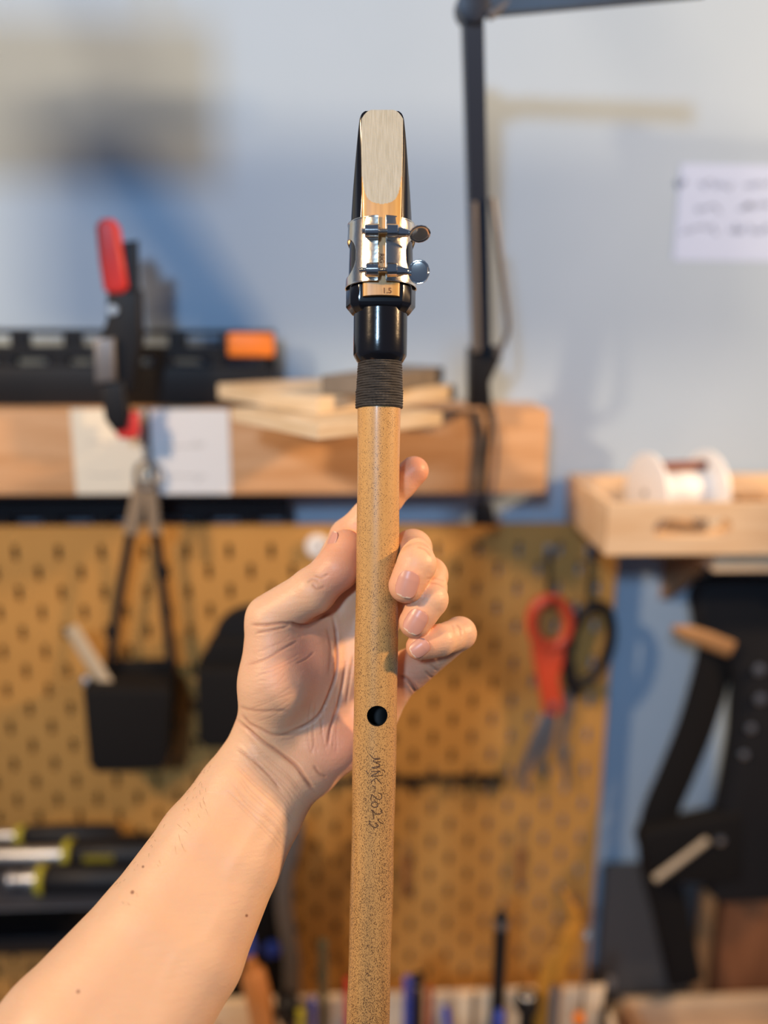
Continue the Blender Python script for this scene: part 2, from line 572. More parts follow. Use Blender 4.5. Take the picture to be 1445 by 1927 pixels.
# ------------------------------------------------------------------ scissors on hooks
def hook(px, py0, py1, label, group):
    p = W(px, py0, PY)
    t = thing('peg_hook', label, 'hook', (p.x, PY, W(px, py1, PY).z), group)
    MB().box((p.x - 0.0045, PY - 0.003, p.z - 0.012), (p.x + 0.0045, PY - 0.0002, p.z + 0.004), 0.001).build('plate', M['steel'], t)
    MB().tube(smoothpath([(p.x, PY - 0.004, p.z), (p.x, PY - 0.006, p.z - 0.02), (p.x, PY - 0.007, W(px, py1, PY).z + 0.004), (p.x, PY - 0.02, W(px, py1, PY).z), (p.x, PY - 0.026, W(px, py1, PY).z + 0.008)], 6), 0.0021, 8).build('stem', M['black'], t)


hook(1033, 1032, 1128, 'dark wire hook carrying the red scissors', 'hooks for the scissors')
hook(1110, 1032, 1140, 'dark wire hook carrying the black scissors', 'hooks for the scissors')


def ring_outline(cx, cy, a, b, ang, n=28):
    return [(cx + a * math.cos(t) * math.cos(ang) - b * math.sin(t) * math.sin(ang), cy + a * math.cos(t) * math.sin(ang) + b * math.sin(t) * math.cos(ang)) for t in [2 * math.pi * k / n for k in range(n + 1)]]


def scissors():
    Y = PY - 0.016
    t = thing('scissors', 'scissors with red plastic handle hanging on the pegboard', 'scissors', W(1000, 1480, Y))
    MB().tube([W(x, y, Y) for x, y in ring_outline(1036, 1172, 36, 44, -0.1)], 0.0062, 12).build('finger_loop', M['scissor_red'], t)
    MB().prism([W(x, y, Y - 0.004) for x, y in ((998, 1185), (1008, 1215), (1040, 1232), (1066, 1205), (1064, 1240), (1052, 1275), (1062, 1335), (1050, 1347), (1024, 1345), (1014, 1290), (1004, 1240))], (0, 1, 0), 0.009, 0.002).build('shank', M['scissor_red'], t)
    MB().prism([W(x, y, Y) for x, y in ((1022, 1340), (1042, 1346), (1010, 1420), (986, 1478), (972, 1488), (976, 1450), (1000, 1390))], (0, 1, 0), 0.002, 0.0005).build('blade', M['steel'], t)
    MB().prism([W(x, y, Y + 0.003) for x, y in ((1030, 1340), (1048, 1342), (1040, 1400), (1012, 1450), (1002, 1462), (1014, 1400))], (0, 1, 0), 0.002, 0.0005).build('blade', M['steel'], t)
    MB().lathe([(-0.002, 0.004), (0.012, 0.004)], W(1040, 1328, Y - 0.005), (0, 1, 0), 16).build('pivot_screw', M['steel'], t)
    t = thing('scissors', 'scissors with black plastic handle hanging right of the red scissors', 'scissors', W(1080, 1480, Y + 0.006))
    MB().tube([W(x, y, Y) for x, y in ring_outline(1108, 1212, 38, 76, 0.28)], 0.0052, 12).build('finger_loop', M['black'], t)
    MB().prism([W(x, y, Y - 0.003) for x, y in ((1060, 1230), (1078, 1235), (1090, 1290), (1098, 1310), (1080, 1316), (1062, 1290))], (0, 1, 0), 0.008, 0.002).build('shank', M['black'], t)
    MB().prism([W(x, y, Y + 0.004) for x, y in ((1066, 1300), (1084, 1306), (1064, 1400), (1072, 1470), (1066, 1484), (1050, 1420), (1052, 1380))], (0, 1, 0), 0.002, 0.0005).build('blade', M['greymetal'], t)


scissors()


def rail_hooks():
    Y = PY - 0.006
    a, c = W(570, 1474, Y), W(943, 1472, Y)
    t = thing('tool_rail', 'thin black rail with short hooks on the middle of the pegboard', 'rail', ((a.x + c.x) / 2, Y, a.z - 0.01))
    MB().box((a.x, Y, a.z - 0.002), (c.x, Y + 0.0055, a.z + 0.003), 0.0006).build('bar', M['black'], t)
    for px in (770, 870, 908, 938):
        p = W(px, 1474, Y)
        MB().box((p.x - 0.0025, Y - 0.008, a.z - 0.007), (p.x + 0.0025, Y - 0.0002, a.z + 0.007), 0.001).build('prong', M['black'], t)
    for px, y0, y1, lab in ((975, 1550, 1672, 'thin dark sliver on the pegboard below the scissors'), (762, 1582, 1690, 'thin dark sliver on the pegboard just right of the bamboo tube')):
        tt = thing('dark_sliver', lab, 'sliver', W(px, y1, Y))  # thin dark upright, thicker in its lower part
        MB().lathe([(0, 0.0015), (0.01, 0.0030), (0.045, 0.0032), (0.05, 0.0012)], W(px, y1, Y), (0, 0, 1), 12).build('sliver_foot', M['redwood'], tt)
        top = W(px, y0, Y); bot = W(px, y1, Y); bot.z += 0.05
        MB().tube([Vector((bot.x, Y, bot.z)), Vector((bot.x, Y, top.z))], 0.0012, 8).build('sliver_top', M['greymetal'], tt)


rail_hooks()
p = W(597, 1030, PY - 0.008)
t = thing('round_disc', 'white round disc on the top edge of the pegboard behind the thumb', 'disc', (p.x, PY, p.z - 0.012))
MB().lathe([(0, 0.009), (0.002, 0.011), (0.007, 0.011), (0.008, 0.009)], p, (0, 1, 0), 32).build('face_plate', M['white'], t)
MB().lathe([(0, 0.003), (0.001, 0.003)], p + Vector((0.003, -0.0008, 0.001)), (0, 1, 0), 16).build('centre_screw', M['greymetal'], t)


# ------------------------------------------------------------------ hanging pouch on V straps
def pouch():
    Y = 0.775
    t = thing('hanging_pouch', 'open black pouch hanging on two straps from a carabiner at the beam', 'pouch', W(240, 1456, Y))
    N = (0, 1, 0)
    MB().prism([W(x, y, Y) for x, y in ((154, 1300), (166, 1296), (318, 1300), (322, 1310), (314, 1435), (300, 1452), (180, 1456), (166, 1440))], N, 0.045, 0.004).build('pouch_body', M['softblack'], t)
    MB().prism([W(x, y, Y + 0.043) for x, y in ((160, 1280), (205, 1248), (322, 1244), (326, 1262), (312, 1440), (170, 1440))], N, 0.010, 0.003).build('back_panel', M['softblack'], t)
    MB().tube([W(x, y, Y + 0.040) for x, y in ((246, 1000), (226, 1110), (206, 1250))], 0.0045, 10, flat=((0, 1, 0), 0.0016)).build('strap', M['belt'], t)
    MB().tube([W(x, y, Y + 0.040) for x, y in ((292, 1000), (306, 1110), (322, 1250))], 0.0045, 10, flat=((0, 1, 0), 0.0016)).build('strap', M['belt'], t)
    MB().tube([W(x, y, BY - 0.006) for x, y in ((267, 905), (256, 960), (246, 1005))], 0.0068, 10, flat=((0, 1, 0), 0.0016)).build('strap_end', M['leather'], t)
    MB().tube([W(x, y, BY - 0.006) for x, y in ((283, 905), (288, 960), (292, 1005))], 0.0058, 10, flat=((0, 1, 0), 0.0016)).build('strap_end', M['leather'], t)
    tt = thing('carabiner', 'small steel carabiner hooked on the beam above the pouch straps', 'carabiner', W(275, 925, BY - 0.008))
    MB().tube([W(x, y, BY - 0.008) for x, y in ring_outline(275, 893, 21, 26, 0)], 0.0018, 10).build('ring', M['greymetal'], tt)
    MB().tube([W(275, 866, BY - 0.008), W(274, 848, BY - 0.006)], 0.0026, 10).build('gate', M['greymetal'], tt)
    a, b = W(132, 1180, Y + 0.018), W(240, 1350, Y + 0.018)
    tag(MB().tube([a, b], 0.0068, 12, flat=((0, 1, 0), 0.002)).build('flat_stick', M['tanstick']), 'flat pale wooden stick leaning in the open black pouch', 'stick')
    tag(MB().lathe([(0, .003), (.03, .006), (.034, .004)], W(190, 1330, Y + 0.03), W(148, 1250, Y + .03) - W(190, 1330, Y + .03), 12).build('grey_pin', M['steel']), 'grey metal pin peeking out of the black pouch beside the stick', 'pin')
    # second pouch
    t = thing('tool_cup', 'rigid black tool cup on the pegboard partly hidden by the hand', 'cup', W(440, 1405, Y))
    MB().prism([W(x, y, Y) for x, y in ((368, 1262), (520, 1262), (515, 1400), (500, 1412), (385, 1410), (372, 1395))], N, 0.05, 0.004).build('cup_body', M['softblack'], t)
    MB().prism([W(x, y, Y + 0.015) for x, y in ((372, 1262), (388, 1222), (402, 1205), (520, 1205), (520, 1262))], N, 0.03, 0.003).build('cup_back', M['softblack'], t)
    tag(MB().lathe([(0, 0.040), (0.01, 0.042), (0.014, 0.040)], W(480, 1222, Y + 0.022), (0.15, 1, 0.1), 48).build('round_disc', M['belt']), 'round black disc standing in the black tool cup', 'disc')


pouch()


# ------------------------------------------------------------------ torque screwdrivers at the left
def ledge_tools():
    Y = 0.735
    a, c = W(-300, 1712, Y), W(262, 1690, Y)
    t = thing('tool_ledge', 'black tool ledge on the lower left of the pegboard', 'shelf', ((a.x + c.x) / 2, Y, a.z))
    MB().box((a.x, Y - 0.01, a.z), (c.x, PY - 0.001, c.z), 0.002).build('ledge_board', M['navy'], t)
    MB().box((a.x, PY - 0.011, c.z), (c.x, PY - 0.001, W(0, 1572, PY).z), 0.002).build('ledge_back', M['black'], t)
    MB().box((a.x, Y + 0.05, W(0, 1800, Y + .05).z), (W(170, 1780, Y).x, PY - 0.001, W(0, 1768, Y + .05).z), 0.002).build('lower_bar', M['black'], t)

    def driver(y, xr, xs, xe, rr, yy, lab, ball=False, text=False):
        o = thing('ratchet_driver', lab, 'driver', W(xr, y + rr, yy), 'ratchet drivers on the black ledge')
        s = 1 / F * yy * 1.22
        ax = (W(xe, y - 4, yy) - W(xr, y, yy)).normalized()
        p = W(xr, y, yy)
        Lh = (W(xe, y, yy) - p).length
        MB().lathe([(0, rr * .8 * s), (0.004, rr * s), (Lh * .5, rr * 1.05 * s), (Lh - .006, rr * .95 * s), (Lh, rr * .6 * s)], p + ax * .008, ax, 32).build('grip', M['black'], o)
        MB().lathe([(-.0005, rr * .9 * s), (0.0065, rr * 1.04 * s)], p, ax, 32).build('ring', M['yellow'], o)
        q = W(xs, y, yy); Ls = (p - q).length
        pr = [(0, rr * .40 * s), (Ls * .5, rr * .42 * s), (Ls * .55, rr * .55 * s), (Ls, rr * .6 * s)]
        MB().lathe(pr, p - ax * Ls, ax, 24).build('shaft', M['steel'], o)
        if ball:
            MB().lathe([(rr * .55 * s * (1 - math.cos(k * math.pi / 10)), rr * .55 * s * math.sin(k * math.pi / 10)) for k in range(11)], p - ax * (Ls + .004), ax, 24).build('ball_tip', M['steel'], o)
        if text:
            mb = MB()
            for k in range(6):
                x0 = 158 + k * 9.5
                mb.tube([W(x0, y + 14, yy - rr * s * 1.04), W(x0 + 1, y + 3, yy - rr * s * 1.08), W(x0 + 5, y + 3, yy - rr * s * 1.08), W(x0 + 5, y + 14, yy - rr * s * 1.04)], 0.0007, 6)
            mb.build('print', M['yellow'], o)
    driver(1572, 32, -150, 210, 17, 0.80, 'upper ratchet driver lying at the back of the black ledge')
    driver(1608, 122, -150, 330, 27, 0.775, 'black driver with yellow ring and yellow lettering, middle of the ledge', text=True)
    driver(1655, 72, 14, 280, 27, 0.755, 'black driver with round tip and yellow ring, front of the ledge', ball=True)


ledge_tools()

# ------------------------------------------------------------------ workbench, tool rack, tools in it
BZ = W(1200, 1868, WY).z


def bench():
    t = thing('workbench', 'pale wooden workbench along the wall at the bottom', 'workbench', (0, 0.62, 0))
    MB().box((-1.2, 0.50, BZ - 0.04), (1.2, WY - 0.001, BZ), 0.002).build('bench_top', M['palepine'], t)
    for x in (-1.15, 1.1):
        for y in (0.53, 0.79):
            MB().box((x, y, 0), (x + 0.06, y + 0.06, BZ - 0.04), 0.002).build('leg', M['pine'], t)
    MB().box((-1.1, 0.545, 0.2), (1.1, 0.575, 0.28), 0.002).build('stretcher', M['pine'], t)


bench()
RY0, RY1 = 0.665, 0.745
RZ = W(800, 1862, RY1).z
rx0, rx1 = W(385, 1862, RY1).x, W(1140, 1862, RY1).x


M['rackwood'] = mat('cream_wood', (0.86, 0.70, 0.50), 0.6, noise=((0.78, 0.58, 0.38), 12, (1, 6, 9)))
M['wall_shade'] = mat('wall_shade_grey', (0.075, 0.075, 0.08), 0.8)
a, c = W(1120, 1862, 0.85), W(1350, 1625, 0.85)  # dark sheet added where the low wall lies in shade
tag(MB().box((a.x, 0.85, BZ + 0.0002), (c.x, 0.858, c.z), 0.001).build('shade_sheet', M['wall_shade'], smooth=False), 'dark grey sheet standing in for shade low on the wall behind the belt strap', 'board')


def rack():
    t = thing('tool_rack', 'pale wooden tool rack box full of upright tools on the bench', 'rack', ((rx0 + rx1) / 2, 0.70, BZ))
    w = 0.009
    MB().box((rx0, RY0, BZ), (rx1, RY0 + w, RZ - 0.03), 0.001).build('front_panel', M['rackwood'], t)
    MB().box((rx0, RY1 - w, BZ), (rx1, RY1, RZ), 0.001).build('back_panel', M['rackwood'], t)
    MB().box((rx0, RY0 + w, BZ), (rx0 + w, RY1 - w, RZ - 0.015), 0.001).build('side_panel', M['rackwood'], t)
    MB().box((rx1 - w, RY0 + w, BZ), (rx1, RY1 - w, RZ - 0.015), 0.001).build('side_panel', M['rackwood'], t)
    for q in (425, 740, 1015):
        x = W(q, 1862, RY1).x
        MB().box((x - 0.003, RY0 + w, BZ), (x + 0.003, RY1 - w, RZ - 0.035), 0.0005).build('divider', M['rackwood'], t)


rack()


def upright(name, label, cat, parts, px, pytop, Y, tilt=0.0, pxb=None):
    """parts: (part name, material, [(px down from the top, radius px)...]); a tool standing in the rack"""
    s = Y * 1.0 / F / 1.0
    s = Y / F * 1.13
    top = W(px, pytop, Y)
    d = Vector((tilt, 0, -1)).normalized()
    zb = BZ + 0.002
    total = (top.z - zb) / -d.z
    t = thing(name, label, cat, top + d * total)
    for nm, m, prof in parts:
        pr = [(a * s, r_ * s) for a, r_ in prof]
        if pr[-1][0] > total or prof[-1][0] >= 900:
            pr[-1] = (total, pr[-1][1])
        MB().lathe(pr, top, d, 24).build(nm, m, t)
    return t


upright('wooden_handled_chisel', 'tool with varnished orange wooden handle and blue cap, left in the rack', 'chisel',
        [('cap', M['blue'], [(0, 10), (4, 17), (38, 17), (44, 12)]), ('neck', M['handle'], [(44, 9), (80, 13)]),
         ('tool_handle', M['handle'], [(80, 16), (90, 24), (150, 26), (900, 20)])], 460, 1758, 0.70, 0.16)
case = tag(MB().prism([W(x, y, 0.795) for x, y in ((425, 1590), (540, 1580), (548, 1600), (545, 1900), (400, 1900))], (0, 1, 0), 0.035, 0.004).build('black_case', M['softblack']),
    'tall black case standing on the bench behind the forearm', 'case')
tag(MB().tube(smoothpath([W(x, y, 0.785) for x, y in ((556, 1545), (548, 1600), (536, 1650), (536, 1720), (548, 1800), (550, 1862))]) + [Vector((W(550, 1862, .785).x, 0.785, BZ + 0.002))],
    0.0085, 12, flat=((0, 1, 0), 0.005)).build('bent_pipe', M['greymetal']), 'bent grey metal bar standing upright left of the bamboo tube', 'bar')
p = W(513, 1790, 0.79)
MB().lathe([(0, 0.006), (0.001, 0.0085), (0.006, 0.0085)], p, (0, 1, 0), 24).build('latch_button', M['blue'], case)['label'] = 'dark blue round button'
upright('black_knob_tool', 'short black knobbed tool low in the rack beside the wooden handle', 'tool', [('knob', M['black'], [(0, 12), (8, 22), (40, 24), (60, 14)]), ('stem', M['black'], [(60, 8), (900, 8)])], 540, 1872, 0.70)
upright('blue_pen', 'thin blue pen in the rack left of the bamboo tube', 'pen', [('pen_cap', M['blue'], [(0, 4), (3, 7), (40, 7)]), ('barrel', M['blue'], [(40, 6), (900, 6)])], 588, 1878, 0.70)
upright('yellow_marker', 'short yellow marker in the rack beside the blue pen', 'marker', [('barrel', M['yellow'], [(0, 6), (2, 9), (900, 9)])], 566, 1900, 0.69)
upright('red_pencil', 'red pencil end behind the bamboo tube in the rack', 'pencil', [('barrel', M['red'], [(0, 4), (2, 7), (900, 7)])], 655, 1842, 0.72)
upright('green_rod', 'dull green thin rod standing in the rack left of the tube', 'rod', [('barrel', mat('dull_green', (0.10, 0.10, 0.06), 0.6), [(0, 6), (2, 9), (900, 9)])], 608, 1770, 0.725)
upright('black_pen', 'black pen with metal band in the rack just right of the tube', 'pen', [('pen_cap', M['black'], [(0, 6), (3, 10), (22, 11)]), ('band', M['steel'], [(22, 10.5), (27, 10.5)]), ('barrel', M['black'], [(27, 10), (900, 10)])], 787, 1832, 0.71)
upright('blue_cap_pen', 'blue capped pen behind the black pen in the rack', 'pen', [('barrel', M['blue'], [(0, 6), (3, 9), (900, 9)])], 768, 1838, 0.728)
upright('red_pencil', 'red pencil tip low in the rack right of the black pen', 'pencil', [('barrel', M['red'], [(0, 3), (3, 6), (900, 6)])], 810, 1856, 0.728)
upright('blue_driver', 'small blue screwdriver leaning in the rack', 'screwdriver', [('grip', M['blue'], [(0, 6), (3, 8), (60, 8)]), ('shaft', M['greymetal'], [(60, 3), (900, 3)])], 838, 1896, 0.70, 0.12)
upright('thin_rod', 'thin grey rod standing in the rack between the pens', 'rod', [('barrel', M['greymetal'], [(0, 3), (2, 5), (900, 5)])], 892, 1868, 0.72)
upright('tall_black_marker', 'tall black marker with grey band, tallest in the rack', 'marker',
        [('cap', M['black'], [(0, 5), (8, 11), (18, 14)]), ('band', M['greymetal'], [(18, 16), (34, 15)]), ('barrel', M['black'], [(34, 14), (900, 13)])], 944, 1714, 0.70)
upright('blue_marker', 'blue marker at the foot of the tall black marker', 'marker', [('barrel', M['blue'], [(0, 8), (3, 11), (900, 11)])], 940, 1904, 0.685)
upright('black_torch', 'short black torch with silver lens ring in the rack', 'torch', [('head', M['black'], [(0, 18), (4, 24), (30, 24), (40, 16)]), ('lens_ring', M['steel'], [(-3, 12), (0, 15)]), ('barrel', M['black'], [(40, 14), (900, 14)])], 992, 1872, 0.70)
upright('grey_rod', 'grey metal rod in front of the orange strip in the rack', 'rod', [('barrel', M['greymetal'], [(0, 8), (3, 10), (900, 9)])], 1044, 1858, 0.69)
upright('ball_ended_rod', 'thin metal rod with silver ball end standing in the rack', 'rod',
        [('ball', M['steel'], [(0, 3), (3, 9), (12, 13), (21, 9), (24, 4)]), ('stem', M['greymetal'], [(24, 3), (900, 3)])], 1106, 1748, 0.70)
upright('orange_ball_pin', 'small pin with orange ball head low at the right of the rack', 'pin', [('ball_head', M['orange'], [(0, 4), (4, 11), (13, 14), (22, 11), (27, 4)]), ('stem', M['greymetal'], [(27, 3), (900, 3)])], 1090, 1908, 0.69)
upright('thin_black_marker', 'thin black marker leaning at the right end of the rack', 'marker', [('cap', M['greymetal'], [(0, 8), (6, 10), (20, 10)]), ('barrel', M['black'], [(20, 8), (900, 7)])], 1151, 1840, 0.70, -0.10)
tag(MB().tube(smoothpath([W(1063, 1678, 0.715), W(1082, 1730, 0.715), W(1064, 1785, 0.715), W(1042, 1830, 0.715), W(1028, 1900, 0.715), W(1026, 1960, .715)]), [0.002] * 4 + [0.0045] * 6 + [0.009] * 8 + [0.0125] * 23, 14, flat=((0, 1, 0), 0.003)).build('orange_spatula', M['amber']),
    'curved amber plastic spatula standing in the rack', 'spatula')

# crate and plank at the right of the bench
a, c = W(1170, 1890, 0.82), W(1500, 1866, 0.82)
t = thing('wooden_crate', 'low brown wooden crate with pale rim on the bench at the right', 'crate', ((a.x + c.x) / 2, 0.78, BZ))
CY0, CY1 = 0.735, 0.822
MB().box((a.x, CY0, BZ), (c.x, CY0 + 0.010, c.z), 0.001).build('front_panel', M['brownwood'], t)
MB().box((a.x, CY0 + 0.010, BZ), (a.x + 0.010, CY1 - 0.010, c.z), 0.001).build('side_panel', M['pine'], t)
MB().box((a.x, CY1 - 0.010, BZ), (c.x, CY1, c.z), 0.001).build('back_panel', M['palepine'], t)
MB().box((c.x - 0.010, CY0 + 0.010, BZ), (c.x, CY1 - 0.010, c.z), 0.001).build('side_panel', M['pine'], t)
a, c = W(1342, 1860, 0.835), W(1520, 1560, 0.835)
tag(MB().box((a.x, 0.835, BZ + 0.0002), (c.x, 0.857, c.z), 0.001).build('standing_plank', M['redwood'], smooth=False), 'reddish brown plank standing behind the crate under the tool belt', 'plank')
a = W(1335, 1860, 0.795)
tag(MB().box((a.x - 0.004, 0.826, BZ + 0.0002), (a.x + 0.012, 0.833, W(1340, 1716, 0.795).z), 0.0005).build('standing_batten', M['brownwood'], smooth=False), 'narrow light brown batten standing against the reddish plank', 'batten')


# ------------------------------------------------------------------ tool belt at the right
def tool_belt():
    Y = 0.80
    t = thing('tool_belt', 'black webbing tool belt with metal snaps hanging below the shelf at the right', 'tool belt', W(1400, 1705, Y))
    N = (0, 1, 0)
    MB().prism([W(x, y, Y - 0.01) for x, y in ((1312, 1130), (1330, 1100), (1380, 1092), (1520, 1095), (1520, 1700), (1360, 1706), (1340, 1690), (1348, 1600), (1368, 1500), (1385, 1400), (1392, 1300), (1372, 1240), (1320, 1190))], N, 0.03, 0.008).build('pouch_panel', M['belt'], t)
    MB().tube(smoothpath([W(x, y, Y + 0.004) for x, y in ((1362, 1130), (1346, 1240), (1312, 1360), (1276, 1450), (1240, 1540), (1238, 1620), (1262, 1720), (1290, 1850))]),
              0.0195, 16, flat=((0, 1, 0), 0.005)).build('belt_strap', M['softblack'], t)
    MB().prism([W(x, y, Y - 0.014) for x, y in ((1204, 1590), (1212, 1568), (1340, 1540), (1400, 1530), (1400, 1660), (1340, 1668), (1225, 1662))], N, 0.022, 0.005).build('flap', M['softblack'], t)
    for x, y, r_ in ((1430, 1262, 14), (1432, 1317, 14), (1415, 1372, 11), (1402, 1422, 10), (1357, 1584, 11)):
        MB().lathe([(0, r_ * .3 * 3.8e-4), (0.001, r_ * 3.8e-4), (0.004, r_ * 3.8e-4)], W(x, y, Y - 0.018), (0, 1, 0), 20).build('snap', M['steel'], t)
    tag(MB().tube([W(1232, 1655, Y - 0.020), W(1290, 1612, Y - 0.019), W(1332, 1580, Y - 0.019)], 0.0042, 12, flat=((0, 1, 0), 0.0022)).build('white_stick', M['tanstick']), 'short pale stick fixed across the black flap of the tool belt', 'stick')
    tag(MB().tube([W(1266, 1182, Y - 0.018), W(1290, 1190, Y - 0.018), W(1330, 1204, Y - 0.018), W(1376, 1222, Y - 0.018)], [0.003, 0.0075, 0.0085, 0.0085], 12, flat=((0, 1, 0), 0.003)).build('wooden_wedge', M['brownwood']), 'brown pointed wooden wedge tucked across the top of the belt', 'wedge')


tool_belt()


# unseen panel added above the view to shade the wall at upper left
t = thing('shadow_panel', 'unseen grey panel added above the clamp to cast a shadow on the wall', 'lamp', (-0.35, 0.44, 1.68))
MB().box((-0.56, 0.435, 1.68), (-0.18, 0.455, 1.785), 0.004).build('panel', M['greymetal'], t)
MB().box((-0.40, 0.433, 1.695), (-0.20, 0.4345, 1.77), 0.0002).build('front_plate', M['white'], t)
for x in (-0.5, -0.22):
    MB().tube([(x, 0.445, 1.785), (x, 0.62, 2.02), (x, WY - 0.001, 2.08)], 0.004, 10).build('suspension_arm', M['black'], t)

# ------------------------------------------------------------------ the bamboo instrument
FD = 0.472                         # distance of its axis along the view
Rm = Matrix(((RT.x, fwd.x, UP.x), (RT.y, fwd.y, UP.y), (RT.z, fwd.z, UP.z)))
CXS = [(150, 719.5), (228, 718.5), (400, 717.5), (545, 716.5), (680, 715), (780, 713), (1000, 711), (1350, 706), (1650, 700), (1900, 693), (2100, 688)]


def cx(y):
    for (a, b), (c, d) in zip(CXS, CXS[1:]):
        if y <= c:
            return b + (d - b) * (y - a) / (c - a)
    return CXS[-1][1]


FB = Vector(((cx(2010) - 722.5) / F * FD, FD, (963.5 - 2010) / F * FD))


def LP(px, py, d=0.0):             # point of the instrument's own frame, d = metres behind its axis
    dep = FD + d
    return Vector(((px - 722.5) / F * dep, dep, (963.5 - py) / F * dep)) - FB


PXM = FD / F                        # metres per pixel at the axis
flute = bpy.data.objects.new('bamboo_saxophone', None)
flute.empty_display_size = 0.02
COL.objects.link(flute)
flute.matrix_world = Matrix.Translation(CAM + Rm @ FB) @ Rm.to_4x4()
tag(flute, 'speckled bamboo saxophone with black mouthpiece and reed held upright in the hand', 'instrument')


def ringat(py, fn, n=96):
    c = LP(cx(py), py)
    out = []
    for i in range(n):
        a = 2 * math.pi * i / n
        x, d = fn(a)
        out.append(c + Vector((x, d, 0)) * PXM)
    return out


def loft(rings, caps=True, hollow=False):
    mb = MB()
    vs = [[mb.bm.verts.new(p) for p in r_] for r_ in rings]
    n = len(vs[0])
    for a, b in zip(vs, vs[1:]):
        for i in range(n):
            mb.bm.faces.new((a[i], a[(i + 1) % n], b[(i + 1) % n], b[i]))
    if hollow:
        a, b = vs[0], vs[-1]
        for i in range(n):
            mb.bm.faces.new((a[i], a[(i + 1) % n], b[(i + 1) % n], b[i]))
    elif caps:
        mb.bm.faces.new(vs[0]); mb.bm.faces.new(vs[-1][::-1])
    return mb


def circ(r):
    return lambda a: (r * math.sin(a), -r * math.cos(a))


def bamboo_mat():
    m = bpy.data.materials.new('speckled_bamboo')
    n, l, b = nt(m)
    tc = n.new('ShaderNodeTexCoord')
    mp = n.new('ShaderNodeMapping'); mp.inputs['Scale'].default_value = (1.0, 1.0, 0.55)
    l.new(tc.outputs['Object'], mp.inputs[0])
    t1 = n.new('ShaderNodeTexNoise'); t1.inputs['Scale'].default_value = 2600; t1.inputs['Detail'].default_value = 3.0
    t1.inputs['Roughness'].default_value = 0.6
    l.new(mp.outputs[0], t1.inputs['Vector'])
    t2 = n.new('ShaderNodeTexNoise'); t2.inputs['Scale'].default_value = 90; t2.inputs['Detail'].default_value = 3
    mp2 = n.new('ShaderNodeMapping'); mp2.inputs['Scale'].default_value = (1.0, 1.0, 0.25)
    l.new(tc.outputs['Object'], mp2.inputs[0]); l.new(mp2.outputs[0], t2.inputs['Vector'])
    # speckles get denser towards the lower end of the tube
    sp = n.new('ShaderNodeSeparateXYZ'); l.new(tc.outputs['Object'], sp.inputs[0])
    mr = n.new('ShaderNodeMapRange'); mr.inputs[1].default_value = 0.0; mr.inputs[2].default_value = 0.30
    mr.inputs[3].default_value = 0.490; mr.inputs[4].default_value = 0.572
    l.new(sp.outputs[2], mr.inputs[0])
    ad = n.new('ShaderNodeMath'); ad.operation = 'MULTIPLY_ADD'; ad.inputs[1].default_value = 0.16; ad.inputs[2].default_value = -0.08
    l.new(t2.outputs['Fac'], ad.inputs[0])
    s2 = n.new('ShaderNodeMath'); s2.operation = 'SUBTRACT'; l.new(mr.outputs[0], s2.inputs[0]); l.new(ad.outputs[0], s2.inputs[1])
    s3 = n.new('ShaderNodeMath'); s3.operation = 'SUBTRACT'; l.new(t1.outputs['Fac'], s3.inputs[0]); l.new(s2.outputs[0], s3.inputs[1])
    m4 = n.new('ShaderNodeMapRange'); m4.inputs[1].default_value = 0.0; m4.inputs[2].default_value = 0.06
    l.new(s3.outputs[0], m4.inputs[0])
    # long fibres
    t3 = n.new('ShaderNodeTexNoise'); t3.inputs['Scale'].default_value = 320
    mp3 = n.new('ShaderNodeMapping'); mp3.inputs['Scale'].default_value = (1.0, 1.0, 0.03)
    l.new(tc.outputs['Object'], mp3.inputs[0]); l.new(mp3.outputs[0], t3.inputs['Vector'])
    mx0 = n.new('ShaderNodeMix'); mx0.data_type = 'RGBA'
    mx0.inputs[6].default_value = (0.66, 0.37, 0.125, 1); mx0.inputs[7].default_value = (0.52, 0.27, 0.080, 1)
    l.new(t3.outputs['Fac'], mx0.inputs[0])
    mx = n.new('ShaderNodeMix'); mx.data_type = 'RGBA'
    l.new(m4.outputs[0], mx.inputs[0]); l.new(mx0.outputs[2], mx.inputs[6]); mx.inputs[7].default_value = (0.135, 0.065, 0.022, 1)
    l.new(mx.outputs[2], b.inputs['Base Color'])
    b.inputs['Roughness'].default_value = 0.42
    b.inputs['Coat Weight'].default_value = 0.45
    b.inputs['Coat Roughness'].default_value = 0.16
    bp = n.new('ShaderNodeBump'); bp.inputs['Strength'].default_value = 0.15; bp.inputs['Distance'].default_value = 0.0003
    l.new(t3.outputs['Fac'], bp.inputs['Height']); l.new(bp.outputs[0], b.inputs['Normal'])
    return m


M['bamboo'] = bamboo_mat()
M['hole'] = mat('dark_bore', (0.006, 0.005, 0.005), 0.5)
M['ebonite'] = mat('black_ebonite', (0.006, 0.006, 0.008), 0.14, spec=0.5)
M['barrel'] = mat('black_barrel', (0.007, 0.007, 0.009), 0.17, spec=0.5, bump=(500, 0.03))
M['thread'] = mat('waxed_black_thread', (0.016, 0.014, 0.013), 0.42, noise=((0.042, 0.034, 0.027), 1100, (1, 1, 2.5)), bump=(2600, 0.6))
M['nickel'] = mat('nickel_plate', (0.80, 0.74, 0.64), 0.20, 1.0, bump=(260, 0.12))
M['chrome'] = mat('polished_nickel', (0.78, 0.74, 0.68), 0.08, 1.0)
M['bark'] = mat('cane_bark', (0.66, 0.36, 0.10), 0.38, coat=0.3, noise=((0.50, 0.25, 0.06), 260, (1.4, 1, 0.06)))
M['vamp'] = mat('scraped_cane', (0.52, 0.48, 0.38), 0.5, noise=((0.42, 0.38, 0.28), 1500, (1.6, 1, 0.04)), bump=(900, 0.2))
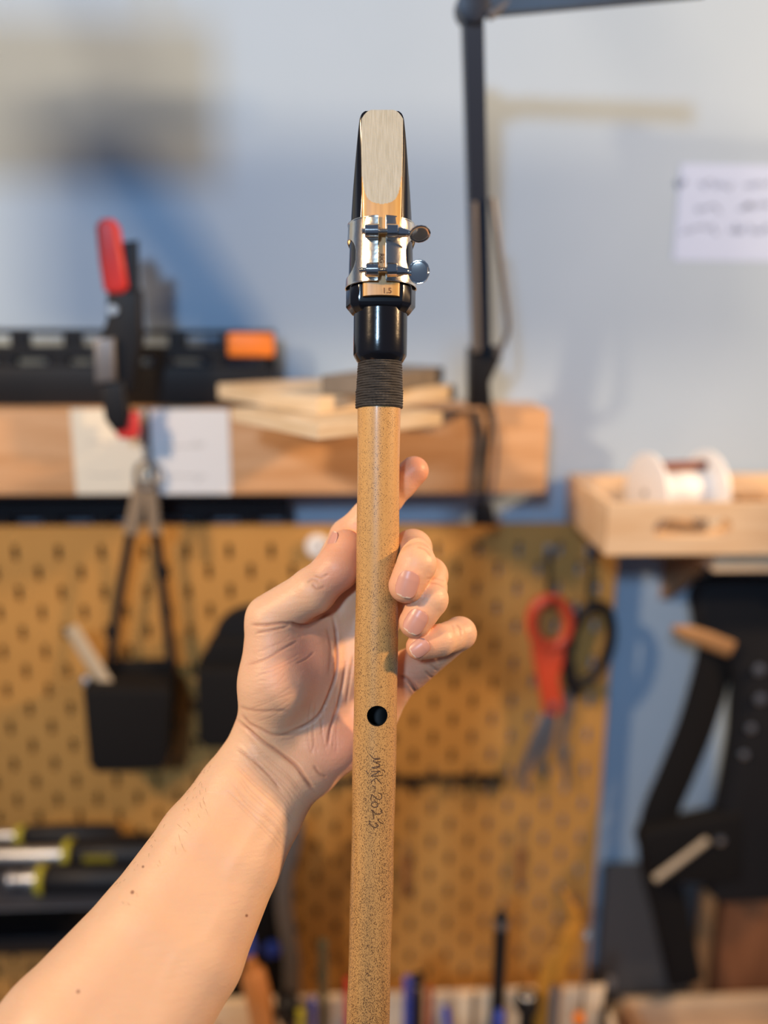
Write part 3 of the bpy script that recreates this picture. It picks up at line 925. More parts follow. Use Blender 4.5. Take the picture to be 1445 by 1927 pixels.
M['stamp'] = mat('brown_stamp_ink', (0.16, 0.06, 0.015), 0.7)
M['scratch'] = mat('scratched_line', (0.09, 0.040, 0.014), 0.5)


def bamboo_tube():
    out, inn = [], []
    ys = [766 + (2010 - 766) * i / 150 for i in range(151)]
    for y in ys:
        r = 40.2 + 0.5 * math.sin(y / 37.0) + 0.9 * math.exp(-((y - 1350) / 130.0) ** 2) - 0.7 * math.exp(-((y - 960) / 60.0) ** 2)
        out.append(ringat(y, circ(r)))
        inn.append(ringat(y, circ(28)))
    mb = loft(out + inn[::-1], hollow=True)
    o = mb.build('bamboo_tube', M['bamboo'], flute, local=True)
    # drilled finger hole
    hx, hy = 709.5, 1355
    c = LP(hx, hy, -0.02)
    cut = MB().lathe([(0, 19.0 * (PXM)), (0.020, 19.0 * PXM)], c, (0, 1, 0), 64).build('cut', M['hole'], None, smooth=False, local=True)
    cut.parent = flute
    md = o.modifiers.new('b', 'BOOLEAN'); md.operation = 'DIFFERENCE'; md.solver = 'EXACT'; md.object = cut
    bpy.context.view_layer.update()
    me = bpy.data.meshes.new_from_object(o.evaluated_get(bpy.context.evaluated_depsgraph_get()))
    o.modifiers.clear()
    o.data = me
    me.name = 'bamboo_tube'
    bpy.data.objects.remove(cut)
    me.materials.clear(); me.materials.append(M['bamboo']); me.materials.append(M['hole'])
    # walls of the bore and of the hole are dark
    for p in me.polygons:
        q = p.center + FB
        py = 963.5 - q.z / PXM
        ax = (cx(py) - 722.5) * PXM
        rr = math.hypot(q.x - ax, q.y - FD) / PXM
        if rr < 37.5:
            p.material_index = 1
    me.shade_smooth()
    me.set_sharp_from_angle(angle=R(40))


bamboo_tube()

# thread binding
rs = []
for i in range(181):
    y = 677 + (768 - 677) * i / 180
    base = 40.2 + 2.6 * min(1, (y - 677) / 60) + (0.8 if y > 735 else 0)
    rs.append((y, base))
rings = []
for y, base in rs:
    c = LP(cx(y), y)
    rg = []
    for k in range(96):
        a = 2 * math.pi * k / 96
        ph = (y + 4.8 * k / 96) / 4.8 * 2 * math.pi
        r = base + 1.5 * abs(math.sin(ph / 2)) + 0.25 * math.sin(5 * a + y)
        rg.append(c + Vector((r * math.sin(a), -r * math.cos(a), 0)) * PXM)
    rings.append(rg)
loft(rings).build('thread_binding', M['thread'], flute, local=True)

# barrel
prof = [(586, 44), (587, 50.5), (600, 50.5), (640, 50.5), (668, 50.2), (671, 49.5), (681, 43.5), (684, 40)]
loft([ringat(y, circ(r)) for y, r in prof]).build('barrel', M['barrel'], flute, local=True)


# mouthpiece
def interp(tab, y):
    if y <= tab[0][0]: return tab[0][1]
    for (a, b), (c, d) in zip(tab, tab[1:]):
        if y <= c: return b + (d - b) * (y - a) / (c - a)
    return tab[-1][1]


WT = [(229, 31), (232, 36), (240, 40.5), (272, 44.5), (308, 48), (362, 53), (416, 57), (460, 59), (545, 61.5), (546, 64), (592, 64)]
BT = [(229, -43), (240, -38), (272, -24), (308, -6), (362, 24), (416, 52), (460, 59), (545, 61.5), (592, 64)]


def mp_ring(y, scale=1.0, poly=0.0):
    w, bk = interp(WT, y) * scale, interp(BT, y) * scale

    def fn(a):
        pr = 1.0
        if poly:
            s = math.pi / 6
            am = (a % s) - s / 2
            pr = math.cos(s / 2) / math.cos(am) * 1.02
        cs, sn = math.cos(a) * pr, math.sin(a) * pr
        rr = 60.0
        g = (46 - min(46, rr * cs)) / 106.0
        return (w * sn, -46 * scale + (bk + 46 * scale) * g)
    return ringat(y, fn, 120)


rings = [mp_ring(y) for y in (229, 230.5, 233, 237, 243, 252, 265, 280, 300, 325, 350, 380, 410, 435, 460, 500, 543)]
rings += [mp_ring(546, 1.0, 1), mp_ring(577, 1.0, 1), mp_ring(579, 0.995, 1), mp_ring(593, 0.82, 1), mp_ring(594, 0.78, 1)]
loft(rings).build('mouthpiece', M['ebonite'], flute, local=True)


# reed
def reed():
    b = bmesh.new()
    nx, ny = 50, 240
    y0, y1 = 227.5, 570.0
    fr, bk = [], []
    mats = []
    for j in range(ny + 1):
        v = j / ny
        ra, rb = [], []
        for i in range(nx + 1):
            s = -1 + 2 * i / nx
            ytop = y0 + 17 * (max(0, abs(s) - 0.45) / 0.55) ** 2.3
            ybot = y1 - 1.5 * (1 - s * s)
            y = ytop + (ybot - ytop) * v
            hw = 38.0 - 4.5 * max(0, (y - 300)) / 270
            x = s * hw
            bark = 11.5 - 1.0 * s * s - 3.4 * abs(s) ** 7
            ramp = 0.5 + 11.0 * max(0, y - 229) / (404 - 229)
            t = min(bark, ramp)
            edge = min(1.0, (1 - abs(s)) * 25)
            t *= 0.75 + 0.25 * edge
            c = LP(cx(y) + 1.0, y)
            ra.append(b.verts.new(c + Vector((x, -46.2 - t, 0)) * PXM))
            rb.append(b.verts.new(c + Vector((x, -46.1, 0)) * PXM))
        fr.append(ra); bk.append(rb)
    for j in range(ny):
        for i in range(nx):
            f = b.faces.new((fr[j][i], fr[j + 1][i], fr[j + 1][i + 1], fr[j][i + 1]))
            s = -1 + 2 * (i + .5) / nx
            y = y0 + (y1 - y0) * (j + .5) / ny
            bark = 11.5 - 1.0 * s * s - 3.4 * abs(s) ** 7
            ramp = 0.5 + 11.0 * max(0, y - 229) / (404 - 229)
            f.material_index = 1 if ramp < bark and abs(s) < 0.985 else 0
            f.smooth = True
            b.faces.new((bk[j][i], bk[j][i + 1], bk[j + 1][i + 1], bk[j + 1][i]))
    for j in range(ny):
        b.faces.new((fr[j][0], bk[j][0], bk[j + 1][0], fr[j + 1][0]))
        b.faces.new((fr[j][nx], fr[j + 1][nx], bk[j + 1][nx], bk[j][nx]))
    for i in range(nx):
        b.faces.new((fr[0][i], fr[0][i + 1], bk[0][i + 1], bk[0][i]))
        b.faces.new((fr[ny][i], bk[ny][i], bk[ny][i + 1], fr[ny][i + 1]))
    me = bpy.data.meshes.new('reed')
    b.to_mesh(me); b.free()
    me.materials.append(M['bark']); me.materials.append(M['vamp'])
    me.shade_smooth()
    me.set_sharp_from_angle(angle=R(45))
    o = bpy.data.objects.new('reed', me)
    COL.objects.link(o); o.parent = flute
    o['label'] = 'amber cane reed with pale scraped tip'

    def stamp(txt, px, py, size, rot):
        cu = bpy.data.curves.new('stamp', 'FONT')
        cu.body = txt; cu.size = size * PXM * 1.4; cu.align_x = 'CENTER'; cu.align_y = 'CENTER'
        cu.extrude = 0.00003; cu.offset = 0.00005
        q = bpy.data.objects.new('stamp', cu)
        COL.objects.link(q)
        bpy.context.view_layer.update()
        mm = bpy.data.meshes.new_from_object(q.evaluated_get(bpy.context.evaluated_depsgraph_get()))
        bpy.data.objects.remove(q)
        mm.transform(Matrix.Translation(LP(px, py, -58.3 * PXM)) @ Matrix.Rotation(rot, 4, 'Y') @ Matrix.Rotation(math.pi / 2, 4, 'X'))
        mm.materials.clear(); mm.materials.append(M['stamp'])
        w = bpy.data.objects.new('stamp', mm)
        COL.objects.link(w); w.parent = o
    stamp('1.5', 728, 547, 10, 0)
    stamp('RIG', 718, 486, 8, math.pi / 2)


reed()


# ligature band with windows and front gap
def ligature():
    b = bmesh.new()
    nt_, ny = 420, 110
    V = {}

    def vert(i, j):
        k = (i % nt_, j)
        if k not in V:
            a = 2 * math.pi * i / nt_
            y = 425 + 120 * j / ny
            r = 61.0 + 4.2 * j / ny
            if j < 2: r += 0.8
            if j > ny - 2: r += 0.5
            c = LP(cx(y), y)
            V[k] = b.verts.new(c + Vector((r * math.sin(a), -r * math.cos(a), 0)) * PXM)
        return V[k]
    for i in range(nt_):
        a = 360.0 * (i + .5) / nt_
        if a > 180: a -= 360
        for j in range(ny):
            y = 425 + 120 * (j + .5) / ny
            x = 62 * math.sin(math.radians(a))
            if abs(a) < 60 and -6.5 < x - 2 < 6.5 + 0.0:
                continue
            for sg in (-1, 1):
                u = (a * sg - 84) / 39.0
                v = (y - 493) / 36.0
                if abs(u) ** 2.4 + abs(v) ** 2.4 < 1:
                    break
            else:
                f = b.faces.new((vert(i, j), vert(i, j + 1), vert(i + 1, j + 1), vert(i + 1, j)))
                f.smooth = True
    mb = MB(); mb.bm.free(); mb.bm = b
    o = mb.build('ligature', M['nickel'], flute, local=True)
    md = o.modifiers.new('s', 'SOLIDIFY'); md.thickness = 0.00045; md.offset = 1.0

    def lat(p, q, prof, name, m, seg=28):
        a_, b__ = LP(*p), LP(*q)
        return MB().lathe([(t, r_ * PXM) for t, r_ in prof], a_, b__ - a_, seg).build(name, m, o, local=True)
    dd = -71 * PXM
    for (yy, xl0, xl1, xr0, xr1, xs) in ((435, 686, 712, 727, 749, 681), (508, 688, 712, 727, 747, 676)):
        L_ = (xl1 - xl0) * PXM
        lat((xl0, yy, dd), (xl1, yy, dd), [(0, 9), (0.0004, 12.4), (L_ - .0004, 13.6), (L_, 11)], 'screw_post', M['chrome'])
        L_ = (xr1 - xr0) * PXM
        lat((xr0, yy, dd), (xr1, yy, dd), [(0, 11), (0.0004, 13.4), (L_ - .0004, 12.4), (L_, 10)], 'screw_post', M['chrome'])
        for xx in ((xl0 + xl1) / 2, (xr0 + xr1) / 2):
            MB().box(LP(xx - 9.5, yy + 13, -70 * PXM), LP(xx + 9.5, yy - 9, -58 * PXM), 0.0005).build('post_foot', M['nickel'], o, local=True)
        # threaded screw
        n = 60
        L_ = (xr0 + 4 - xs) * PXM
        lat((xs, yy, dd), (xr0 + 4, yy, dd), [(L_ * k / n, 5.0 + 0.7 * math.sin(k * math.pi / 2.0)) for k in range(n + 1)], 'screw_thread', M['chrome'], 16)
    # cones and paddles
    for (yy, x0, x1, pcx, pcy, aw, ah, tilt, px_) in ((437, 749, 771, 790, 440, 19.5, 18.5, R(55), 0), (510, 746, 768, 788, 511.5, 20, 22.5, R(8), 1)):
        L_ = (x1 - x0) * PXM
        lat((x0, yy, dd), (x1, yy + (1 if px_ else 2), dd), [(0, 8), (.0004, 10.2), (L_ * .25, 9.6), (L_ * .9, 6), (L_, 4)], 'screw_neck', M['chrome'])
        c = LP(pcx, pcy, dd)
        nrm = Vector((0.12, -math.cos(tilt), -math.sin(tilt))) if not px_ else Vector((-0.15, -1, 0.05))
        nrm.normalize()
        ex = (Vector((1, 0, 0)) - nrm * nrm.x).normalized()
        ey = nrm.cross(ex)
        N_ = 56
        mb = MB()
        rings_ = []
        for (sc, hh) in ((0.0, 0.9), (0.72, 0.9), (0.84, 1.2), (0.93, 2.0), (0.985, 1.7), (1.0, 0.4), (1.0, -0.4), (0.985, -1.7), (0.93, -2.0), (0.84, -1.2), (0.72, -0.9), (0.0, -0.9)):
            rg = []
            for k in range(N_):
                t_ = 2 * math.pi * k / N_
                wob = 1 + 0.012 * math.sin(14 * t_) * (sc > .95)
                rg.append(mb.bm.verts.new(c + (ex * math.cos(t_) * aw * wob + ey * math.sin(t_) * ah * wob) * max(sc, .002) * PXM + nrm * hh * PXM))
            rings_.append(rg)
        for ra, rb in zip(rings_, rings_[1:]):
            for k in range(N_):
                mb.bm.faces.new((ra[k], ra[(k + 1) % N_], rb[(k + 1) % N_], rb[k]))
        mb.build('thumb_screw', M['chrome'], o, local=True)
        q0, q1 = LP(x1 - 6, yy + 1, dd), LP(pcx - aw + 3, pcy, dd)
        MB().tube([q0, (q0 + q1) / 2, q1 + ex * 0.0008], [5.5 * PXM, 5 * PXM, 7 * PXM], 14, flat=(nrm, 3.2 * PXM)).build('screw_web', M['chrome'], o, local=True)


ligature()

# handwriting scratched into the tube, running down it
ST = [[(525, 215), (570, 262), (610, 295), (700, 298), (742, 305)], [(742, 305), (630, 322), (598, 350), (640, 368), (755, 368)],
      [(650, 385), (690, 400), (735, 430), (715, 455), (560, 490)], [(560, 490), (640, 500), (735, 470)],
      [(555, 572), (650, 566), (745, 560)], [(745, 560), (660, 605), (560, 652)], [(770, 538), (820, 558), (835, 605)],
      [(545, 660), (640, 662), (800, 652)], [(560, 822), (558, 775), (610, 735), (660, 708), (710, 765), (770, 828)], [(450, 560), (472, 590), (492, 622)],
      [(690, 1012), (750, 1040), (775, 1095), (745, 1150), (680, 1140), (615, 1085), (565, 1042)], [(565, 1042), (556, 1105), (550, 1172)],
      [(700, 1258), (665, 1210), (600, 1205), (560, 1250), (590, 1305), (660, 1312), (700, 1262)], [(735, 1345), (772, 1395), (745, 1455), (650, 1455), (600, 1390), (555, 1365)],
      [(555, 1365), (590, 1420), (610, 1560)], [(690, 1555), (720, 1620), (800, 1680)], [(560, 1625), (510, 1600), (530, 1660), (580, 1715), (650, 1738), (700, 1700), (640, 1640)]]
mb = MB()
for s in ST:
    P_ = []
    for x, y in smoothpath([Vector((x, y, 0)) for x, y in s], 6) and [(v.x, v.y) for v in smoothpath([Vector((x, y, 0)) for x, y in s], 6)]:
        px, py = 650 + x / 11.336, 1390 + y / 11.336
        dx = px - cx(py)
        r = 40.2 + 0.5 * math.sin(py / 37.0) + 0.9 * math.exp(-((py - 1350) / 130.0) ** 2)
        P_.append(LP(cx(py), py) + Vector((dx, -math.sqrt(max(r * r - dx * dx, 1)) + 0.05, 0)) * PXM)
    mb.tube(P_, 0.95 * PXM, 8, flat=((0, 1, 0), 0.4 * PXM))
mb.build('scratched_handwriting', M['scratch'], flute, local=True)['label'] = 'handwritten letters and year scratched in brown'

# ------------------------------------------------------------------ forearm and hand: one continuous surface
# distances in millimetres in the hand's own frame: X right, Y down, Z away
HO = np.array([-60.0, 130.0, 494.0])          # wrist


def hc(px, py, dz):
    dep = 472.0 + dz
    return np.array([(px - 722.5) / F * dep, (py - 963.5) / F * dep, dep])


def grade(lo, a, b, hi, fine, coarse):
    return np.concatenate([np.arange(a, lo, -coarse)[::-1][:-1], np.arange(a, b, fine), np.arange(b, hi, coarse)]).astype(np.float32)


FINE = 0.75
GX = grade(-235, -92, 56, 60, FINE, 1.6)
GY = grade(-40, -32, 172, 340, FINE, 1.8)
GZ = grade(340, 444, 524, 530, FINE, 1.6)
D = np.full((len(GX), len(GY), len(GZ)), 40.0, np.float32)


def box_idx(lo, hi):
    s = []
    for g, l, h in zip((GX, GY, GZ), lo, hi):
        s.append(slice(max(0, int(np.searchsorted(g, l)) - 1), min(len(g), int(np.searchsorted(g, h)) + 1)))
    return tuple(s)


def pts_of(ix):
    return GX[ix[0]][:, None, None], GY[ix[1]][None, :, None], GZ[ix[2]][None, None, :]


def smin(a, b, k):
    if k <= 0: return np.minimum(a, b)
    h = np.maximum(k - np.abs(a - b), 0) / k
    return np.minimum(a, b) - h * h * k * 0.25


def rcone(ix, a, b, r1, r2):
    X, Y, Z = pts_of(ix)
    ba = b - a
    l2 = float(ba @ ba); rr = r1 - r2; a2 = l2 - rr * rr; il2 = 1.0 / l2
    px, py, pz = X - a[0], Y - a[1], Z - a[2]
    y = px * ba[0] + py * ba[1] + pz * ba[2]
    z = y - l2
    qx, qy, qz = px * l2 - ba[0] * y, py * l2 - ba[1] * y, pz * l2 - ba[2] * y
    x2 = qx * qx + qy * qy + qz * qz
    y2 = y * y * l2; z2 = z * z * l2
    k = np.sign(rr) * rr * rr * x2
    d = (np.sqrt(np.maximum(x2 * a2 * il2, 0)) + y * rr) * il2 - r1
    d = np.where(np.sign(z) * a2 * z2 > k, np.sqrt(x2 + z2) * il2 - r2, d)
    d = np.where(np.sign(y) * a2 * y2 < k, np.sqrt(x2 + y2) * il2 - r1, d)
    return d.astype(np.float32)


def addseg(T, a, b, r1, r2, k, grow=8):
    m = max(r1, r2) + k + grow
    lo, hi = np.minimum(a, b) - m, np.maximum(a, b) + m
    ix = box_idx(lo, hi)
    T[ix] = smin(T[ix], rcone(ix, np.asarray(a, float), np.asarray(b, float), r1, r2), k)


def chain(T, P, k, kin=None):
    for (a, r1), (b, r2) in zip(P, P[1:]):
        addseg(T, a, b, r1, r2, k)


def ellip(T, c, rad, k, rot=0.0):
    m = max(rad) + k + 6
    ix = box_idx(np.array(c) - m, np.array(c) + m)
    X, Y, Z = pts_of(ix)
    x, y, z = X - c[0], Y - c[1], Z - c[2]
    cr, sr = math.cos(rot), math.sin(rot)
    u, v = x * cr + y * sr, -x * sr + y * cr
    k0 = np.sqrt((u / rad[0]) ** 2 + (v / rad[1]) ** 2 + (z / rad[2]) ** 2)
    k1 = np.sqrt((u / rad[0] ** 2) ** 2 + (v / rad[1] ** 2) ** 2 + (z / rad[2] ** 2) ** 2) + 1e-6
    T[ix] = smin(T[ix], (k0 * (k0 - 1) / k1).astype(np.float32), k)


# forearm and wrist
ST_ = [((522, 1428), 494, 18.3, 10.2, (.77, .63)), ((470, 1510), 484, 19.5, 10.5, (.82, .57)), ((413, 1602), 473, 22.5, 11.0, (.86, .50)), ((318, 1772), 452, 26.5, 12.8, (.84, .54)),
       ((165, 1980), 425, 31.0, 15.0, (.82, .57)), ((-60, 2270), 392, 33.0, 14.0, (.80, .6))]
S = []
for (c, dep, r, off, pd) in ST_:
    p = hc(c[0], c[1], dep - 472)
    pv_ = np.array([pd[0], pd[1], 0.0])
    S.append((p, r, off, pv_))
for s0, s1 in zip(S, S[1:]):
    for sg in (-1, 0, 1):
        rr0, rr1 = s0[1] * (1.0 if sg else 1.0), s1[1] * (1.0 if sg else 1.0)
        addseg(D, s0[0] + s0[3] * s0[2] * sg, s1[0] + s1[3] * s1[2] * sg, rr0, rr1, 3.0)

# palm: metacarpals, thenar and hypothenar mounds
MCP = {'i': (hc(606, 1108, 38), 11.0), 'm': (hc(655, 1128, 36), 11.0), 'r': (hc(708, 1172, 33), 10.3), 'p': (hc(768, 1255, 29), 9.6)}
addseg(D, hc(522, 1405, 26), MCP['i'][0], 15, 11, 8)
addseg(D, hc(540, 1412, 26), MCP['m'][0], 16, 11.5, 8)
addseg(D, hc(565, 1430, 26), MCP['r'][0], 16, 11, 8)
addseg(D, hc(590, 1440, 24), hc(700, 1340, 31), 15.5, 13.5, 8)
addseg(D, hc(700, 1340, 31), MCP['p'][0], 13.5, 9.8, 6)
addseg(D, hc(500, 1370, 19), hc(522, 1285, 13), 15.5, 20, 8)
addseg(D, hc(522, 1285, 13), hc(512, 1192, 13), 20, 14.5, 6)
ellip(D, hc(566, 1272, 22), (20, 31, 16), 7, 0.12)
addseg(D, hc(540, 1210, 17), hc(600, 1160, 30), 11, 9, 8)
addseg(D, hc(600, 1370, 24), hc(640, 1400, 24), 13, 13, 7)

FING = {
    'thumb': [(hc(507, 1164, 13), 13.0), (hc(588, 1112, 10), 12.0), (hc(634, 1070, 11), 11.4), (hc(650, 1030, 13), 9.6)],
    'index': [MCP['i'], (hc(655, 1010, 25), 9.6), (hc(728, 936, 21.5), 8.7), (hc(779, 886, 20.5), 8.0)],
    'middle': [MCP['m'], (hc(776, 1033, 17), 10.0), (hc(784, 1062, -9), 9.4), (hc(764, 1102, -12.8), 9.0)],
    'ring': [MCP['r'], (hc(806, 1084, 17), 9.9), (hc(808, 1128, -5), 9.0), (hc(781, 1171, -8.5), 8.4)],
    'pinky': [(hc(778, 1262, 27), 9.4), (hc(865, 1192, 13), 8.3), (hc(828, 1205, -1), 7.8), (hc(789, 1217, -6), 7.0)],
}
for nme, ch in FING.items():
    addseg(D, ch[0][0], ch[1][0], ch[0][1], ch[1][1] * 0.97, 6.0 if nme != 'thumb' else 4.0)
for nme, ch in FING.items():
    m = 30
    allp = np.array([p for p, r in ch])
    ix0 = box_idx(allp.min(0) - m, allp.max(0) + m)
    T = np.full_like(D, 40.0) if False else None
    sub = np.full(D[ix0].shape, 40.0, np.float32)
    GXs, GYs, GZs = GX, GY, GZ
    oGX, oGY, oGZ = GX, GY, GZ
    GX, GY, GZ = GX[ix0[0]], GY[ix0[1]], GZ[ix0[2]]
    for (a, r1), (b, r2) in zip(ch, ch[1:]):
        addseg(sub, a, b, r1, r2, 1.2)
    for (a, r1) in ch[1:-1]:                                   # joints stand out a little
        addseg(sub, a + [0, 0, 0.2], a - [0, 0, 0.2], r1 * 1.035, r1 * 1.035, 2.5)
    if nme != 'thumb':                                         # soft pads between the joints
        for (a, r1), (b, r2) in zip(ch[1:], ch[2:]):
            addseg(sub, a * .5 + b * .5, a * .45 + b * .55, (r1 + r2) * .49, (r1 + r2) * .49, 2.0)
    GX, GY, GZ = oGX, oGY, oGZ
    D[ix0] = smin(D[ix0], sub, 0.8)

# flesh yields where it is pressed on the tube
ix = box_idx((-25, -40, 455), (25, 150, 490))
X, Y, Z = pts_of(ix)
yy = Y / 472.0 * F + 963.5
cxa = np.interp(yy, [a for a, b in CXS], [b for a, b in CXS])
axx = (cxa - 722.5) / F * 472.0
dt = 11.42 - np.sqrt((X - axx) ** 2 + (Z - 472.0) ** 2)
D[ix] = -smin(-D[ix], -dt.astype(np.float32) + 0 * D[ix], 0.8)


def surface_nets(D):
    ins = D < 0
    nx, ny, nz = D.shape
    c = ins[:-1, :-1, :-1].astype(np.int8)
    tot = np.zeros((nx - 1, ny - 1, nz - 1), np.int8)
    for i in (0, 1):
        for j in (0, 1):
            for k in (0, 1):
                tot += ins[i:nx - 1 + i, j:ny - 1 + j, k:nz - 1 + k]
    act = (tot > 0) & (tot < 8)
    I = np.argwhere(act)
    idx = np.full(act.shape, -1, np.int64)
    idx[act] = np.arange(len(I))
    acc = np.zeros((len(I), 3)); cnt = np.zeros(len(I))
    G = (GX.astype(float), GY.astype(float), GZ.astype(float))
    cor = [(i, j, k) for i in (0, 1) for j in (0, 1) for k in (0, 1)]
    for a in cor:
        for ax in range(3):
            if a[ax] == 1: continue
            b = list(a); b[ax] = 1
            da = D[I[:, 0] + a[0], I[:, 1] + a[1], I[:, 2] + a[2]].astype(float)
            db = D[I[:, 0] + b[0], I[:, 1] + b[1], I[:, 2] + b[2]].astype(float)
            m = (da < 0) != (db < 0)
            t = np.where(m, da / np.where(m, da - db, 1), 0)
            pa = np.stack([G[q][I[:, q] + a[q]] for q in range(3)], 1)
            pb = np.stack([G[q][I[:, q] + b[q]] for q in range(3)], 1)
            p = pa + (pb - pa) * t[:, None]
            acc += p * m[:, None]; cnt += m
    V = acc / cnt[:, None]
    Fs = []
    for ax in range(3):
        u, v = (ax + 1) % 3, (ax + 2) % 3
        s0 = [slice(None)] * 3; s1 = [slice(None)] * 3
        s0[ax] = slice(0, -1); s1[ax] = slice(1, None)
        A, B = ins[tuple(s0)], ins[tuple(s1)]
        E = np.argwhere(A != B)
        ok = (E[:, u] > 0) & (E[:, v] > 0) & (E[:, u] < D.shape[u] - 1) & (E[:, v] < D.shape[v] - 1)
        E = E[ok]
        fl = A[E[:, 0], E[:, 1], E[:, 2]]
        q = []
        for (du, dv) in ((0, 0), (-1, 0), (-1, -1), (0, -1)):
            e = E.copy(); e[:, u] += du; e[:, v] += dv
            q.append(idx[e[:, 0], e[:, 1], e[:, 2]])
        q = np.stack(q, 1)
        q = np.where(fl[:, None], q, q[:, ::-1])
        Fs.append(q)
    return V, np.concatenate(Fs)


V, Q = surface_nets(D)
del D
Ed = np.concatenate([Q[:, [0, 1]], Q[:, [1, 2]], Q[:, [2, 3]], Q[:, [3, 0]]])


def lap(V, lam):
    acc = np.zeros_like(V); cnt = np.zeros(len(V))
    for c_ in range(3):
        acc[:, c_] = np.bincount(Ed[:, 0], V[Ed[:, 1], c_], len(V)) + np.bincount(Ed[:, 1], V[Ed[:, 0], c_], len(V))
    cnt = np.bincount(Ed[:, 0], minlength=len(V)) + np.bincount(Ed[:, 1], minlength=len(V))
    return V + lam * (acc / cnt[:, None] - V)


for _ in range(4):
    V = lap(V, 0.6); V = lap(V, -0.4)


def normals(V):
    n = np.cross(V[Q[:, 2]] - V[Q[:, 0]], V[Q[:, 3]] - V[Q[:, 1]])
    N = np.zeros_like(V)
    for k in range(4):
        for c_ in range(3):
            N[:, c_] += np.bincount(Q[:, k], n[:, c_], len(V))
    return N / (np.linalg.norm(N, axis=1, keepdims=True) + 1e-12)


Nn = normals(V)
if Nn[:, 2][np.argmin(V[:, 2])] > 0:
    Q = Q[:, ::-1]; Nn = -Nn
# creases: polylines over the camera-side skin, (points, depth mm, half width mm)
U = V[:, 0] / V[:, 2] * F + 722.5
Wy = V[:, 1] / V[:, 2] * F + 963.5


def poly_dist(pl):
    P = np.array([(v.x, v.y) for v in smoothpath([Vector((x, y, 0)) for x, y in pl], 5)])
    best = np.full(len(V), 1e9)
    tpar = np.zeros(len(V))
    lo, hi = P.min(0) - 25, P.max(0) + 25
    m = (U > lo[0]) & (U < hi[0]) & (Wy > lo[1]) & (Wy < hi[1])
    u, w = U[m], Wy[m]
    bb = np.full(m.sum(), 1e9); tt = np.zeros(m.sum())
    n_ = len(P) - 1
    for i in range(n_):
        a, b = P[i], P[i + 1]
        d = b - a
        t = np.clip(((u - a[0]) * d[0] + (w - a[1]) * d[1]) / (d @ d + 1e-9), 0, 1)
        ds = np.hypot(u - a[0] - t * d[0], w - a[1] - t * d[1])
        k = ds < bb
        bb[k] = ds[k]; tt[k] = (i + t[k]) / n_
    best[m] = bb; tpar[m] = tt
    return best, tpar


CREASES = [
    ([(545, 1172), (562, 1178), (580, 1177), (600, 1166), (622, 1150)], 1.6, 0.9),      # fold under the thumb
    ([(470, 1176), (500, 1176), (530, 1173), (550, 1175)], 0.7, 0.7),
    ([(480, 1192), (512, 1186), (545, 1178)], 0.6, 0.6),
    ([(462, 1252), (500, 1240), (535, 1220), (560, 1206)], 0.45, 0.55),
    ([(556, 1250), (576, 1240), (592, 1226)], 0.3, 0.5),
    ([(626, 1160), (633, 1200), (633, 1260), (622, 1300), (604, 1340), (580, 1362), (545, 1378)], 1.0, 0.75),   # life line
    ([(604, 1340), (616, 1334)], 0.4, 0.5),
    ([(650, 1245), (645, 1285), (635, 1330), (622, 1370), (617, 1405)], 0.9, 0.7),
    ([(664, 1230), (658, 1280), (650, 1330)], 0.5, 0.6),
    ([(615, 1180), (622, 1220), (618, 1270)], 0.3, 0.6),
    ([(588, 1372), (590, 1400), (586, 1420)], 0.3, 0.5),
    ([(604, 1350), (606, 1385)], 0.3, 0.5),
    ([(446, 1355), (470, 1376), (498, 1398), (528, 1418), (556, 1440), (578, 1470), (592, 1488)], 1.1, 0.9),   # wrist crease
    ([(442, 1405), (475, 1430), (505, 1458), (530, 1488)], 0.5, 0.7),
    ([(455, 1345), (470, 1362), (490, 1372), (520, 1384), (560, 1376)], 0.5, 0.9),
    ([(450, 1330), (480, 1338), (540, 1338)], 0.35, 0.9),
    ([(590, 1440), (602, 1456), (615, 1462)], 0.5, 0.7),
    ([(588, 1100), (598, 1108), (612, 1104)], 0.4, 0.6), ([(592, 1082), (606, 1086), (618, 1080)], 0.35, 0.6), ([(578, 1096), (590, 1090), (600, 1094)], 0.3, 0.6),
    ([(784, 1028), (800, 1034), (812, 1046)], 0.4, 0.6), ([(778, 1020), (796, 1022), (808, 1030)], 0.25, 0.6),
    ([(806, 1096), (824, 1098), (838, 1106)], 0.4, 0.6), ([(800, 1090), (820, 1088), (838, 1094)], 0.25, 0.6),
    ([(858, 1174), (866, 1184), (870, 1200)], 0.4, 0.6), ([(850, 1176), (856, 1192)], 0.2, 0.6),
    ([(750, 1270), (768, 1280), (782, 1300), (792, 1312)], 1.0, 0.8),
    ([(800, 1262), (814, 1276)], 0.5, 0.6), ([(808, 1250), (824, 1262)], 0.4, 0.6),
]
rw = random.Random(3)
for k in range(16):                      # fine lines around the wrist
    o_ = k * 11 + rw.uniform(-3, 3)
    dx, dy = -o_ * 0.25, o_ * 0.85
    e = rw.uniform(0, 25)
    CREASES.append(([(458 + dx + e, 1352 + dy + e * .7), (500 + dx, 1392 + dy + rw.uniform(-3, 3)), (548 + dx, 1436 + dy + rw.uniform(-3, 3)), (588 + dx - e, 1480 + dy - e * .8)], rw.uniform(0.10, 0.24), 0.42))
for k in range(12):                      # fine lines across the ball of the thumb
    y_ = 1200 + k * 13 + rw.uniform(-4, 4)
    x_ = 462 + rw.uniform(0, 30)
    CREASES.append(([(x_, y_ + 20), (x_ + 40, y_ + 6 + rw.uniform(-3, 3)), (x_ + 80 + rw.uniform(-20, 25), y_ - 16)], rw.uniform(0.08, 0.2), 0.4))
